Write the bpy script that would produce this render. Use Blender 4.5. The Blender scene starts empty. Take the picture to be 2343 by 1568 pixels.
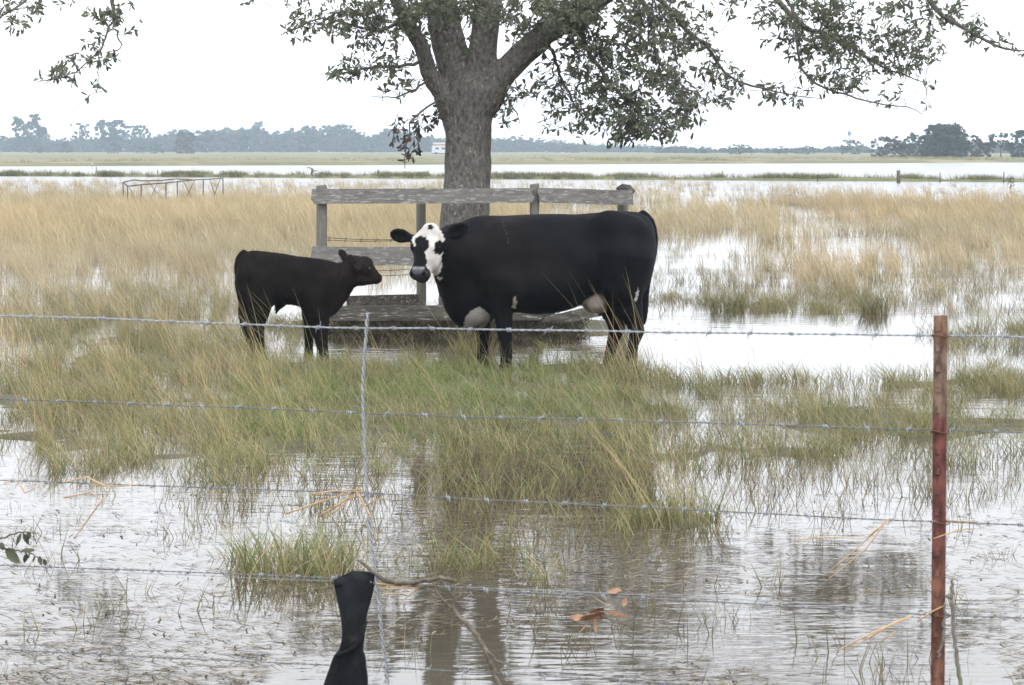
import bpy, bmesh, math, random
import numpy as np
from mathutils import Vector, Matrix

R = math.radians
random.seed(7)
rng = np.random.default_rng(7)
sc = bpy.context.scene
col = sc.collection

# ------------------------------------------------------------------ camera
FPX, PW, PH, HOR, CH = 5904.0, 2342.0, 1568.0, 341.0, 1.85   # focal length, frame and horizon in photo units; eye height in metres
PITCH = math.atan((PH / 2 - HOR) / FPX)
cam_d = bpy.data.cameras.new('camera')
cam_d.sensor_width = 36.0
cam_d.lens = 36.0 * FPX / PW
cam_d.clip_start = 0.1
cam_d.clip_end = 9000.0
cam_d.dof.use_dof = True
cam_d.dof.focus_distance = 22.5
cam_d.dof.aperture_fstop = 20.0
cam = bpy.data.objects.new('camera', cam_d)
cam.location = (0, 0, CH)
cam.rotation_euler = (math.pi / 2 - PITCH, 0, 0)
col.objects.link(cam)
sc.camera = cam

# ------------------------------------------------------------------ world: bright overcast
SUN_EL, SUN_AZ = R(52), R(150)          # azimuth measured clockwise from +Y
world = bpy.data.worlds.new('World')
sc.world = world
world.use_nodes = True
wn, wl = world.node_tree.nodes, world.node_tree.links
wn.clear()
sky = wn.new('ShaderNodeTexSky')
sky.sky_type = 'NISHITA'
sky.sun_disc = False
sky.sun_elevation = SUN_EL
sky.sun_rotation = SUN_AZ
sky.air_density = 1.0
sky.dust_density = 4.0
sky.ozone_density = 1.0
hsv = wn.new('ShaderNodeHueSaturation')
hsv.inputs['Saturation'].default_value = 0.45
mixw = wn.new('ShaderNodeMixRGB')
mixw.inputs[0].default_value = 0.88
mixw.inputs[2].default_value = (19.6, 20.2, 21.4, 1)
bg = wn.new('ShaderNodeBackground')
bg.inputs['Strength'].default_value = 0.10
wo = wn.new('ShaderNodeOutputWorld')
wl.new(sky.outputs[0], hsv.inputs['Color'])
wl.new(hsv.outputs[0], mixw.inputs[1])
wl.new(mixw.outputs[0], bg.inputs[0])
wl.new(bg.outputs[0], wo.inputs[0])

sun_d = bpy.data.lights.new('sun', 'SUN')
sun_d.energy = 1.4
sun_d.angle = R(25)
sun_d.color = (1.0, 0.97, 0.92)
sun = bpy.data.objects.new('sun', sun_d)
sdir = Vector((math.sin(SUN_AZ) * math.cos(SUN_EL), math.cos(SUN_AZ) * math.cos(SUN_EL), math.sin(SUN_EL)))
sun.rotation_euler = sdir.to_track_quat('Z', 'Y').to_euler()
sun.location = (10, -10, 30)
col.objects.link(sun)

vs = sc.view_settings
vs.view_transform = 'Standard'
vs.look = 'None'
vs.exposure = 0.0
vs.gamma = 1.0
vs.use_curve_mapping = False
sc.cycles.max_bounces = 6
sc.cycles.diffuse_bounces = 3
sc.cycles.glossy_bounces = 3
sc.cycles.transmission_bounces = 3
sc.cycles.volume_bounces = 1
sc.cycles.transparent_max_bounces = 6
sc.cycles.use_denoising = True
sc.cycles.caustics_reflective = False
sc.cycles.caustics_refractive = False

# ------------------------------------------------------------------ photo units -> world
CP, SP = math.cos(PITCH), math.sin(PITCH)

def ray(u, v):
    xc, yc = (u - PW / 2) / FPX, -(v - PH / 2) / FPX
    return np.array([xc, CP + yc * SP, -SP + yc * CP])

def P(u, v, Y):
    d = ray(u, v)
    t = Y / d[1]
    return np.array([d[0] * t, Y, CH + d[2] * t])

def G(u, v, z=0.0):
    d = ray(u, v)
    t = (z - CH) / d[2]
    return np.array([d[0] * t, d[1] * t, z])

def proj(p):
    p = np.asarray(p, float)
    x, y, z = p[..., 0], p[..., 1], p[..., 2] - CH
    dep = y * CP - z * SP
    up = y * SP + z * CP
    return PW / 2 + FPX * x / dep, PH / 2 - FPX * up / dep

# ------------------------------------------------------------------ maths helpers
def hash2(i, j, seed):
    n = (i.astype(np.int64) * 374761393 + j.astype(np.int64) * 668265263 + seed * 982451653) & 0xFFFFFFFF
    n = ((n ^ (n >> 13)) * 1274126177) & 0xFFFFFFFF
    return ((n ^ (n >> 16)) & 0xFFFF) / 65535.0

def noise2(x, y, seed=0):
    x, y = np.asarray(x, float), np.asarray(y, float)
    i, j = np.floor(x), np.floor(y)
    fx, fy = x - i, y - j
    fx, fy = fx * fx * (3 - 2 * fx), fy * fy * (3 - 2 * fy)
    a, b = hash2(i, j, seed), hash2(i + 1, j, seed)
    c, d = hash2(i, j + 1, seed), hash2(i + 1, j + 1, seed)
    return (a * (1 - fx) + b * fx) * (1 - fy) + (c * (1 - fx) + d * fx) * fy

def fbm2(x, y, seed=0, n=3):
    s, a, t = 0, 1.0, 0
    for k in range(n):
        s = s + a * noise2(np.asarray(x) * 2 ** k, np.asarray(y) * 2 ** k, seed + 17 * k)
        t += a
        a *= 0.5
    return s / t

def sm(a, b, t):
    t = np.clip((np.asarray(t, float) - a) / (b - a), 0, 1)
    return t * t * (3 - 2 * t)

def catmull(pts, n):
    p = np.asarray(pts, float)
    if len(p) < 3:
        return np.array([p[0] + (p[-1] - p[0]) * t for t in np.linspace(0, 1, n)])
    q = np.vstack([2 * p[0] - p[1], p, 2 * p[-1] - p[-2]])
    out = []
    for t in np.linspace(0, len(p) - 1, n):
        i = min(int(t), len(p) - 2)
        f = t - i
        a, b, c, d = q[i], q[i + 1], q[i + 2], q[i + 3]
        out.append(0.5 * (2 * b + (c - a) * f + (2 * a - 5 * b + 4 * c - d) * f ** 2 + (3 * b - a - 3 * c + d) * f ** 3))
    return np.array(out)

def inpoly(u, v, poly):
    inside = np.zeros(np.shape(u), bool)
    n = len(poly)
    for i in range(n):
        x1, y1 = poly[i]
        x2, y2 = poly[(i + 1) % n]
        if y1 == y2:
            continue
        c = ((y1 > v) != (y2 > v)) & (u < (x2 - x1) * (v - y1) / (y2 - y1) + x1)
        inside ^= c
    return inside

# ------------------------------------------------------------------ mesh helpers
def mesh_np(name, verts, faces, smooth=True, cols=None):
    """faces: list of tuples, or an (n,3|4) array"""
    me = bpy.data.meshes.new(name)
    verts = np.asarray(verts, np.float32)
    if isinstance(faces, np.ndarray):
        k = faces.shape[1]
        me.vertices.add(len(verts))
        me.vertices.foreach_set('co', verts.ravel())
        me.loops.add(faces.size)
        me.loops.foreach_set('vertex_index', faces.astype(np.int32).ravel())
        me.polygons.add(len(faces))
        me.polygons.foreach_set('loop_start', np.arange(0, faces.size, k, dtype=np.int32))
        me.update(calc_edges=True)
        me.validate()
    else:
        me.from_pydata([tuple(map(float, v)) for v in verts], [], [tuple(int(i) for i in f) for f in faces])
    if smooth:
        me.polygons.foreach_set('use_smooth', np.ones(len(me.polygons), bool))
    if cols is not None:
        a = me.attributes.new('Col', 'FLOAT_COLOR', 'POINT')
        c = np.ones((len(verts), 4), np.float32)
        c[:, :3] = cols
        a.data.foreach_set('color', c.ravel())
    return me

def tagit(o, label=None, cat=None, group=None, kind=None):
    if label: o['label'] = label
    if cat: o['category'] = cat
    if group: o['group'] = group
    if kind: o['kind'] = kind
    return o

def ob(name, me, mat=None, parent=None, label=None, cat=None, group=None, kind=None):
    o = bpy.data.objects.new(name, me)
    col.objects.link(o)
    if mat is not None and not me.materials:
        me.materials.append(mat)
    if parent is not None:
        o.parent = parent
        if parent.parent is None:                # parts are meshed in world space under an Empty at the base
            o.matrix_parent_inverse = Matrix.Translation(-parent.location)
    return tagit(o, label, cat, group, kind)

def empty(name, loc, label, cat, group=None):
    o = bpy.data.objects.new(name, None)
    o.location = [float(c) for c in loc]
    o.empty_display_size = 0.2
    col.objects.link(o)
    return tagit(o, label, cat, group)

class MB:
    def __init__(s):
        s.v, s.f, s.c = [], [], []
    def add(s, v, f, c=None):
        o = len(s.v)
        s.v.extend([tuple(map(float, p)) for p in v])
        s.f.extend([tuple(i + o for i in q) for q in f])
        if c is not None:
            s.c.extend([c] * len(v))
        return s
    def tube(s, pts, rad, n=6, c=None, cap=True, flat=1.0):
        pts = np.asarray(pts, float)
        m = len(pts)
        rad = np.full(m, rad) if np.isscalar(rad) else np.interp(np.linspace(0, 1, m), np.linspace(0, 1, len(rad)), rad)
        t = np.gradient(pts, axis=0)
        t /= np.linalg.norm(t, axis=1)[:, None] + 1e-9
        ref = np.array([0, 0, 1.0]) if abs(t[0][2]) < 0.9 else np.array([1.0, 0, 0])
        a = np.cross(t[0], ref); a /= np.linalg.norm(a)
        V = []
        for i in range(m):
            a = a - t[i] * np.dot(a, t[i]); a /= np.linalg.norm(a) + 1e-9
            b = np.cross(t[i], a)
            for k in range(n):
                w = 2 * math.pi * k / n
                V.append(pts[i] + rad[i] * (math.cos(w) * a + flat * math.sin(w) * b))
        F = [(i * n + k, i * n + (k + 1) % n, (i + 1) * n + (k + 1) % n, (i + 1) * n + k) for i in range(m - 1) for k in range(n)]
        if cap:
            F.append(tuple(range(n - 1, -1, -1)))
            F.append(tuple((m - 1) * n + k for k in range(n)))
        return s.add(V, F, c)
    def box(s, lo, hi, c=None):
        x0, y0, z0 = lo; x1, y1, z1 = hi
        V = [(x0,y0,z0),(x1,y0,z0),(x1,y1,z0),(x0,y1,z0),(x0,y0,z1),(x1,y0,z1),(x1,y1,z1),(x0,y1,z1)]
        return s.add(V, [(0,3,2,1),(4,5,6,7),(0,1,5,4),(1,2,6,5),(2,3,7,6),(3,0,4,7)], c)
    def mesh(s, name, smooth=False):
        return mesh_np(name, s.v, s.f, smooth, np.array(s.c) if s.c and len(s.c) == len(s.v) else None)

# ------------------------------------------------------------------ smooth solids: signed fields meshed as one skin
class Field:
    def __init__(s, lo, hi, h):
        s.lo, s.h = np.array(lo, float), h
        s.n = np.ceil((np.array(hi) - s.lo) / h).astype(int) + 1
        s.ax = [s.lo[i] + h * np.arange(s.n[i]) for i in range(3)]
        s.d = np.full(s.n, 0.6, np.float32)
    def blk(s, lo, hi):
        sl = []
        for i in range(3):
            a = int(np.clip((lo[i] - s.lo[i]) / s.h, 0, s.n[i] - 1))
            b = int(np.clip(math.ceil((hi[i] - s.lo[i]) / s.h) + 1, 1, s.n[i]))
            sl.append(slice(a, max(b, a + 1)))
        g = np.meshgrid(*[s.ax[i][sl[i]].astype(np.float32) for i in range(3)], indexing='ij')
        return tuple(sl), g
    def put(s, sl, e, k, sub=False):
        d = s.d[sl]
        if sub:
            e = -e
            h = np.clip(0.5 - 0.5 * (d - e) / k, 0, 1)
            s.d[sl] = d * (1 - h) + e * h + k * h * (1 - h)
        else:
            h = np.clip(0.5 + 0.5 * (e - d) / k, 0, 1)
            s.d[sl] = e * (1 - h) + d * h - k * h * (1 - h)
    def cap(s, pts, rs, k=0.05):
        pts = [np.array(p, float) for p in pts]
        e, (sl, g) = None, s.blk(np.min([p - r for p, r in zip(pts, rs)], 0) - k - 0.1, np.max([p + r for p, r in zip(pts, rs)], 0) + k + 0.1)
        for a, b, ra, rb in zip(pts[:-1], pts[1:], rs[:-1], rs[1:]):
            ab = b - a
            L = float(np.dot(ab, ab)) + 1e-9
            t = np.clip(((g[0] - a[0]) * ab[0] + (g[1] - a[1]) * ab[1] + (g[2] - a[2]) * ab[2]) / L, 0, 1)
            d = np.sqrt((g[0] - a[0] - t * ab[0]) ** 2 + (g[1] - a[1] - t * ab[1]) ** 2 + (g[2] - a[2] - t * ab[2]) ** 2) - (ra + (rb - ra) * t)
            e = d if e is None else np.minimum(e, d)
        s.put(sl, e, k)
    def ell(s, c, r, axes=None, k=0.05, sub=False):
        c, r = np.array(c, float), np.array(r, float)
        m = r.max() + k + 0.08
        sl, g = s.blk(c - m, c + m)
        q = [g[i] - c[i] for i in range(3)]
        if axes is not None:
            A = np.array(axes, float)
            q = [q[0] * A[i][0] + q[1] * A[i][1] + q[2] * A[i][2] for i in range(3)]
        k0 = np.sqrt(sum((q[i] / r[i]) ** 2 for i in range(3)))
        k1 = np.sqrt(sum((q[i] / r[i] ** 2) ** 2 for i in range(3))) + 1e-6
        s.put(sl, k0 * (k0 - 1) / k1, k, sub)
    def loft(s, org, axes, st, k=0.05, p=2.2):
        """st rows: position along axes[0], centre on axes[1], half on axes[1], centre on axes[2], half on axes[2]"""
        org, A, st = np.array(org, float), np.array(axes, float), np.array(st, float)
        pts = []
        for r in st:
            for i in (-1, 1):
                for j in (-1, 1):
                    pts.append(org + A[0] * r[0] + A[1] * (r[1] + i * r[2]) + A[2] * (r[3] + j * r[4]))
        sl, g = s.blk(np.min(pts, 0) - k - 0.1, np.max(pts, 0) + k + 0.1)
        q = [(g[0] - org[0]) * A[i][0] + (g[1] - org[1]) * A[i][1] + (g[2] - org[2]) * A[i][2] for i in range(3)]
        fine = catmull(st, len(st) * 8)
        o = np.argsort(fine[:, 0])
        t = np.clip(q[0], st[:, 0].min(), st[:, 0].max())
        c1, h1, c2, h2 = [np.interp(t, fine[o, 0], fine[o, i]).astype(np.float32) for i in (1, 2, 3, 4)]
        a, b = np.abs(q[1] - c1) / h1, np.abs(q[2] - c2) / h2
        k0 = (a ** p + b ** p) ** (1 / p) + 1e-6
        k1 = np.sqrt((a / h1) ** 2 + (b / h2) ** 2) / np.maximum(k0, 1e-3) + 1e-3
        e = (k0 - 1) / np.maximum(k1, 1e-3)
        e = np.maximum(e, -np.minimum(h1, h2))
        ex = np.abs(q[0] - t)
        e = np.where(ex > 0, np.sqrt(np.maximum(e, 0) ** 2 + ex ** 2) + np.minimum(e, 0) * 0.0, e)
        s.put(sl, e.astype(np.float32), k)
    def mesh(s):
        d = s.d
        S = d < 0
        cs = [(i, j, k) for i in (0, 1) for j in (0, 1) for k in (0, 1)]
        def cor(a, c):
            return a[c[0]:a.shape[0] - 1 + c[0], c[1]:a.shape[1] - 1 + c[1], c[2]:a.shape[2] - 1 + c[2]]
        cnt = sum(cor(S, c).astype(np.int8) for c in cs)
        act = (cnt > 0) & (cnt < 8)
        idx = -np.ones(act.shape, np.int64)
        N = int(act.sum())
        idx[act] = np.arange(N)
        ijk = np.argwhere(act).astype(float)
        val = {c: cor(d, c)[act] for c in cs}
        acc, num = np.zeros((N, 3)), np.zeros(N)
        for a in cs:
            for ax in range(3):
                if a[ax] == 0:
                    b = list(a); b[ax] = 1; b = tuple(b)
                    va, vb = val[a], val[b]
                    m = (va < 0) != (vb < 0)
                    t = np.where(m, va / np.where(m, va - vb, 1), 0)
                    p = np.array(a, float)[None] + t[:, None] * (np.array(b, float) - np.array(a, float))[None]
                    acc[m] += p[m]; num[m] += 1
        V = s.lo + s.h * (ijk + acc / num[:, None])
        Q = []
        for ax in range(3):
            o = [x for x in range(3) if x != ax]
            A = [slice(1, -1)] * 3; B = [slice(1, -1)] * 3
            A[ax] = slice(0, -1); B[ax] = slice(1, None)
            sa, sb = S[tuple(A)], S[tuple(B)]
            e = np.argwhere(sa != sb)
            if not len(e):
                continue
            inn = sa[tuple(e.T)]
            e[:, o[0]] += 1; e[:, o[1]] += 1
            def cell(x, y):
                c = e.copy(); c[:, o[0]] += x; c[:, o[1]] += y
                return idx[tuple(c.T)]
            q = np.stack([cell(-1, -1), cell(0, -1), cell(0, 0), cell(-1, 0)], 1)
            flip = inn if ax != 1 else ~inn
            q[~flip] = q[~flip][:, ::-1]
            Q.append(q)
        Q = np.concatenate(Q)
        return V, Q[(Q >= 0).all(1)]
# ------------------------------------------------------------------ materials
def newmat(name):
    m = bpy.data.materials.new(name)
    m.use_nodes = True
    nt = m.node_tree
    return m, nt.nodes, nt.links, nt.nodes['Principled BSDF']

def mk(name, c1, c2=None, scale=6.0, rough=0.7, bump=0.0, bscale=None, stretch=(1, 1, 1), spec=0.3, metal=0.0, c3=None, s3=20.0, t3=0.62, obj_coord=True):
    """two-tone noise colour with fine relief; c3 adds a third blotchy colour"""
    m, n, l, b = newmat(name)
    tc = n.new('ShaderNodeTexCoord')
    mp = n.new('ShaderNodeMapping')
    mp.inputs['Scale'].default_value = stretch
    l.new(tc.outputs['Object'], mp.inputs[0])
    no = n.new('ShaderNodeTexNoise')
    no.inputs['Scale'].default_value = scale
    no.inputs['Detail'].default_value = 6
    no.inputs['Roughness'].default_value = 0.65
    l.new(mp.outputs[0], no.inputs['Vector'])
    rp = n.new('ShaderNodeValToRGB')
    rp.color_ramp.elements[0].position, rp.color_ramp.elements[1].position = 0.33, 0.68
    rp.color_ramp.elements[0].color = (*c1, 1)
    rp.color_ramp.elements[1].color = (*(c2 or c1), 1)
    l.new(no.outputs[0], rp.inputs[0])
    out = rp.outputs[0]
    if c3:
        n3 = n.new('ShaderNodeTexNoise')
        n3.inputs['Scale'].default_value = s3
        n3.inputs['Detail'].default_value = 4
        l.new(mp.outputs[0], n3.inputs['Vector'])
        r3 = n.new('ShaderNodeValToRGB')
        r3.color_ramp.elements[0].position, r3.color_ramp.elements[1].position = t3 - 0.03, t3 + 0.05
        l.new(n3.outputs[0], r3.inputs[0])
        mx = n.new('ShaderNodeMixRGB')
        mx.inputs[2].default_value = (*c3, 1)
        l.new(r3.outputs[0], mx.inputs[0])
        l.new(out, mx.inputs[1])
        out = mx.outputs[0]
    l.new(out, b.inputs['Base Color'])
    b.inputs['Roughness'].default_value = rough
    b.inputs['Specular IOR Level'].default_value = spec
    b.inputs['Metallic'].default_value = metal
    if bump:
        n2 = n.new('ShaderNodeTexNoise')
        n2.inputs['Scale'].default_value = bscale or scale * 4
        n2.inputs['Detail'].default_value = 5
        l.new(mp.outputs[0], n2.inputs['Vector'])
        bp = n.new('ShaderNodeBump')
        bp.inputs['Strength'].default_value = 1.0
        bp.inputs['Distance'].default_value = bump
        l.new(n2.outputs[0], bp.inputs['Height'])
        l.new(bp.outputs[0], b.inputs['Normal'])
    return m

def leafmat(name, gain=1.0, trans=0.35, rough=0.5, spec=0.3, instancer=False):
    """thin blades and leaves: colour from the mesh, a share of the light passing through"""
    m, n, l, b = newmat(name)
    at = n.new('ShaderNodeAttribute')
    at.attribute_name = 'Col'
    out = at.outputs['Color']
    if instancer:
        ti = n.new('ShaderNodeAttribute')
        ti.attribute_type = 'INSTANCER'
        ti.attribute_name = 'tint'
        mx = n.new('ShaderNodeMixRGB')
        mx.blend_type = 'MULTIPLY'
        mx.inputs[0].default_value = 1.0
        l.new(out, mx.inputs[1]); l.new(ti.outputs['Color'], mx.inputs[2])
        out = mx.outputs[0]
    l.new(out, b.inputs['Base Color'])
    b.inputs['Roughness'].default_value = rough
    b.inputs['Specular IOR Level'].default_value = spec
    tr = n.new('ShaderNodeBsdfTranslucent')
    l.new(out, tr.inputs[0])
    ms = n.new('ShaderNodeMixShader')
    ms.inputs[0].default_value = trans
    l.new(b.outputs[0], ms.inputs[1]); l.new(tr.outputs[0], ms.inputs[2])
    l.new(ms.outputs[0], n['Material Output'].inputs[0])
    return m

M = {}
# water: muddy flood water, glossy, wind ripples stretched across the view
m, n, l, b = newmat('flood_water')
b.inputs['Base Color'].default_value = (0.075, 0.062, 0.045, 1)
b.inputs['Roughness'].default_value = 0.03
b.inputs['IOR'].default_value = 1.55
b.inputs['Specular IOR Level'].default_value = 0.75
tc = n.new('ShaderNodeTexCoord')
def ripple(sx, sy, det):
    mp = n.new('ShaderNodeMapping'); mp.inputs['Scale'].default_value = (sx, sy, 1)
    l.new(tc.outputs['Object'], mp.inputs[0])
    no = n.new('ShaderNodeTexNoise'); no.inputs['Scale'].default_value = 1.0; no.inputs['Detail'].default_value = det
    l.new(mp.outputs[0], no.inputs['Vector'])
    return no
r1, r2, r3 = ripple(2.0, 6.0, 3), ripple(6, 15, 2), ripple(0.35, 0.30, 3)
calm = n.new('ShaderNodeValToRGB')
calm.color_ramp.elements[0].position, calm.color_ramp.elements[1].position = 0.46, 0.72
calm.color_ramp.elements[0].color = (0.10, 0.10, 0.10, 1)
l.new(r3.outputs[0], calm.inputs[0])
add = n.new('ShaderNodeMath'); add.operation = 'MULTIPLY_ADD'; add.inputs[1].default_value = 0.35
l.new(r2.outputs[0], add.inputs[0]); l.new(r1.outputs[0], add.inputs[2])
mul = n.new('ShaderNodeMath'); mul.operation = 'MULTIPLY'
l.new(add.outputs[0], mul.inputs[0]); l.new(calm.outputs[0], mul.inputs[1])
bp = n.new('ShaderNodeBump'); bp.inputs['Strength'].default_value = 1.0; bp.inputs['Distance'].default_value = 0.010
# far out the ripples are too small to see one by one: they become gloss instead of relief
spw = n.new('ShaderNodeSeparateXYZ'); l.new(tc.outputs['Object'], spw.inputs[0])
mr = n.new('ShaderNodeMapRange'); mr.inputs['From Min'].default_value = 45; mr.inputs['From Max'].default_value = 130
mr.inputs['To Min'].default_value = 0.03; mr.inputs['To Max'].default_value = 0.22
l.new(spw.outputs[1], mr.inputs['Value']); l.new(mr.outputs[0], b.inputs['Roughness'])
mr2 = n.new('ShaderNodeMapRange'); mr2.inputs['From Min'].default_value = 30; mr2.inputs['From Max'].default_value = 110
mr2.inputs['To Min'].default_value = 1.0; mr2.inputs['To Max'].default_value = 0.0
l.new(spw.outputs[1], mr2.inputs['Value'])
mul2 = n.new('ShaderNodeMath'); mul2.operation = 'MULTIPLY'
l.new(mul.outputs[0], mul2.inputs[0]); l.new(mr2.outputs[0], mul2.inputs[1])
l.new(mul2.outputs[0], bp.inputs['Height']); l.new(bp.outputs[0], b.inputs['Normal'])
M['water'] = m

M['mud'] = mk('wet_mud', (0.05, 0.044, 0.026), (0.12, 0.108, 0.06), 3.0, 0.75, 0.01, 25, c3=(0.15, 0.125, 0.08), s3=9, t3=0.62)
M['field'] = mk('far_meadow', (0.12, 0.13, 0.06), (0.22, 0.195, 0.105), 0.05, 0.9, stretch=(0.6, 1.0, 1), c3=(0.27, 0.23, 0.14), s3=0.12, t3=0.55)
M['bank'] = mk('bank_earth', (0.09, 0.11, 0.045), (0.19, 0.2, 0.09), 0.9, 0.9)
M['bark'] = mk('oak_bark', (0.11, 0.102, 0.09), (0.27, 0.252, 0.228), 26, 0.95, 0.06, 26, (1, 1, 0.5), spec=0.1, c3=(0.42, 0.42, 0.38), s3=40, t3=0.66)
M['twig'] = mk('twig_bark', (0.10, 0.09, 0.075), (0.17, 0.155, 0.135), 30, 0.85)
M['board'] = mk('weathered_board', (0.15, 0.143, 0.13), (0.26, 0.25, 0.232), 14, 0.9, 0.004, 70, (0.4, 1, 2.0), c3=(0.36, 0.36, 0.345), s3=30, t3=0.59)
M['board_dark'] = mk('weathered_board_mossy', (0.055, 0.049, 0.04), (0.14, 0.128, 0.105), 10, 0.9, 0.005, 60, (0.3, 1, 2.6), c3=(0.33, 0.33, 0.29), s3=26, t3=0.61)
M['post'] = mk('weathered_post', (0.13, 0.125, 0.105), (0.25, 0.24, 0.21), 9, 0.9, 0.004, 50, (1.5, 1.5, 0.3), c3=(0.15, 0.17, 0.09), s3=5, t3=0.55)
M['wire'] = mk('galvanised_wire', (0.26, 0.28, 0.31), (0.48, 0.50, 0.53), 60, 0.5, metal=0.4, spec=0.4)
M['wire_dull'] = mk('dull_wire', (0.13, 0.13, 0.135), (0.26, 0.26, 0.27), 40, 0.55, metal=0.35, spec=0.5, c3=(0.26, 0.17, 0.12), s3=30, t3=0.66)
M['old_wire'] = mk('rusty_wire', (0.06, 0.045, 0.035), (0.12, 0.09, 0.07), 30, 0.8)
M['tie'] = mk('rusty_tie_wire', (0.13, 0.055, 0.035), (0.22, 0.11, 0.06), 60, 0.7)
M['straw_stalk'] = mk('dry_stalk', (0.5, 0.31, 0.15), (0.68, 0.48, 0.27), 25, 0.6)
M['stick'] = mk('bare_stick', (0.10, 0.085, 0.065), (0.22, 0.19, 0.15), 35, 0.85, 0.002, 120)
M['cloth'] = mk('black_rubbery_cloth', (0.009, 0.010, 0.012), (0.02, 0.022, 0.025), 9, 0.8, 0.002, 160, spec=0.15, c3=(0.03, 0.027, 0.025), s3=14, t3=0.68)
M['dry_leaf'] = mk('dry_brown_leaf', (0.24, 0.13, 0.08), (0.42, 0.26, 0.165), 30, 0.65)
M['leaf_green'] = mk('dusty_green_leaf', (0.06, 0.07, 0.04), (0.12, 0.13, 0.085), 30, 0.6)
M['pipe'] = mk('rusty_pipe', (0.07, 0.06, 0.06), (0.12, 0.10, 0.10), 10, 0.7)
M['white'] = mk('white_paint', (0.55, 0.56, 0.58), (0.7, 0.7, 0.71), 2, 0.5)
M['red'] = mk('faded_red_paint', (0.35, 0.12, 0.11), (0.5, 0.28, 0.26), 2, 0.6)
M['dark'] = mk('dark_glass', (0.02, 0.022, 0.025), (0.04, 0.042, 0.045), 2, 0.3, spec=0.5)
M['tyre'] = mk('tyre_rubber', (0.02, 0.02, 0.02), (0.035, 0.035, 0.035), 5, 0.85)
M['eye'] = mk('animal_eye', (0.008, 0.006, 0.005), (0.02, 0.014, 0.01), 40, 0.08, spec=0.6)
M['grass'] = leafmat('grass_blades', 1.0, 0.3, 0.6, 0.2, instancer=True)
M['blade'] = leafmat('grass_clump_blades', 1.0, 0.3, 0.6, 0.2)
M['leaf'] = leafmat('oak_leaves', 1.0, 0.42, 0.42, 0.4)
M['far_leaf'] = leafmat('far_foliage', 1.0, 0.25, 0.8, 0.1)

# hide: colour from the mesh, fine hair relief and a soft sheen
def hide(name, rough, sheen, hair, noise_amt):
    m, n, l, b = newmat(name)
    at = n.new('ShaderNodeAttribute'); at.attribute_name = 'Col'
    tc = n.new('ShaderNodeTexCoord')
    no = n.new('ShaderNodeTexNoise'); no.inputs['Scale'].default_value = 9; no.inputs['Detail'].default_value = 8
    l.new(tc.outputs['Object'], no.inputs['Vector'])
    rp = n.new('ShaderNodeValToRGB')
    rp.color_ramp.elements[0].color = (1 - noise_amt,) * 3 + (1,)
    rp.color_ramp.elements[1].color = (1 + noise_amt,) * 3 + (1,)
    rp.color_ramp.elements[0].position, rp.color_ramp.elements[1].position = 0.3, 0.7
    l.new(no.outputs[0], rp.inputs[0])
    mx = n.new('ShaderNodeMixRGB'); mx.blend_type = 'MULTIPLY'; mx.inputs[0].default_value = 1
    l.new(at.outputs['Color'], mx.inputs[1]); l.new(rp.outputs[0], mx.inputs[2])
    l.new(mx.outputs[0], b.inputs['Base Color'])
    b.inputs['Roughness'].default_value = rough
    b.inputs['Specular IOR Level'].default_value = 0.09
    b.inputs['Sheen Weight'].default_value = sheen
    b.inputs['Sheen Roughness'].default_value = 0.5
    mp = n.new('ShaderNodeMapping'); mp.inputs['Scale'].default_value = (60, 60, 160)
    l.new(tc.outputs['Object'], mp.inputs[0])
    n2 = n.new('ShaderNodeTexNoise'); n2.inputs['Scale'].default_value = 1.0; n2.inputs['Detail'].default_value = 3
    l.new(mp.outputs[0], n2.inputs['Vector'])
    bp = n.new('ShaderNodeBump'); bp.inputs['Strength'].default_value = 0.8; bp.inputs['Distance'].default_value = hair
    l.new(n2.outputs[0], bp.inputs['Height']); l.new(bp.outputs[0], b.inputs['Normal'])
    return m
M['cow_hide'] = hide('cow_hide', 0.62, 0.0, 0.003, 0.25)
M['calf_hide'] = hide('calf_hide', 0.8, 0.0, 0.006, 0.35)

# steel post: bands of rust, flaking white and red paint by height along the post
m, n, l, b = newmat('painted_steel_post')
tc = n.new('ShaderNodeTexCoord'); sp = n.new('ShaderNodeSeparateXYZ')
l.new(tc.outputs['Object'], sp.inputs[0])
no = n.new('ShaderNodeTexNoise'); no.inputs['Scale'].default_value = 38; no.inputs['Detail'].default_value = 6
mp = n.new('ShaderNodeMapping'); mp.inputs['Scale'].default_value = (1, 1, 0.35)
l.new(tc.outputs['Object'], mp.inputs[0]); l.new(mp.outputs[0], no.inputs['Vector'])
ma = n.new('ShaderNodeMath'); ma.operation = 'MULTIPLY_ADD'; ma.inputs[1].default_value = 0.05
l.new(no.outputs[0], ma.inputs[0]); l.new(sp.outputs[2], ma.inputs[2])
rp = n.new('ShaderNodeValToRGB')
e = rp.color_ramp.elements
e[0].position, e[0].color = 0.0, (0.15, 0.068, 0.042, 1)
e[1].position, e[1].color = 1.0, (0.24, 0.13, 0.08, 1)
for pos, c in ((0.52, (0.19, 0.075, 0.045, 1)), (0.60, (0.15, 0.048, 0.036, 1)), (0.815, (0.155, 0.045, 0.035, 1)), (0.825, (0.20, 0.115, 0.075, 1)), (0.93, (0.21, 0.13, 0.09, 1)), (0.945, (0.25, 0.13, 0.08, 1))):
    x = e.new(pos); x.color = c
dv = n.new('ShaderNodeMath'); dv.operation = 'DIVIDE'; dv.inputs[1].default_value = 1.47
l.new(ma.outputs[0], dv.inputs[0]); l.new(dv.outputs[0], rp.inputs[0])
n3 = n.new('ShaderNodeTexNoise'); n3.inputs['Scale'].default_value = 55; n3.inputs['Detail'].default_value = 4
l.new(mp.outputs[0], n3.inputs['Vector'])
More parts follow.
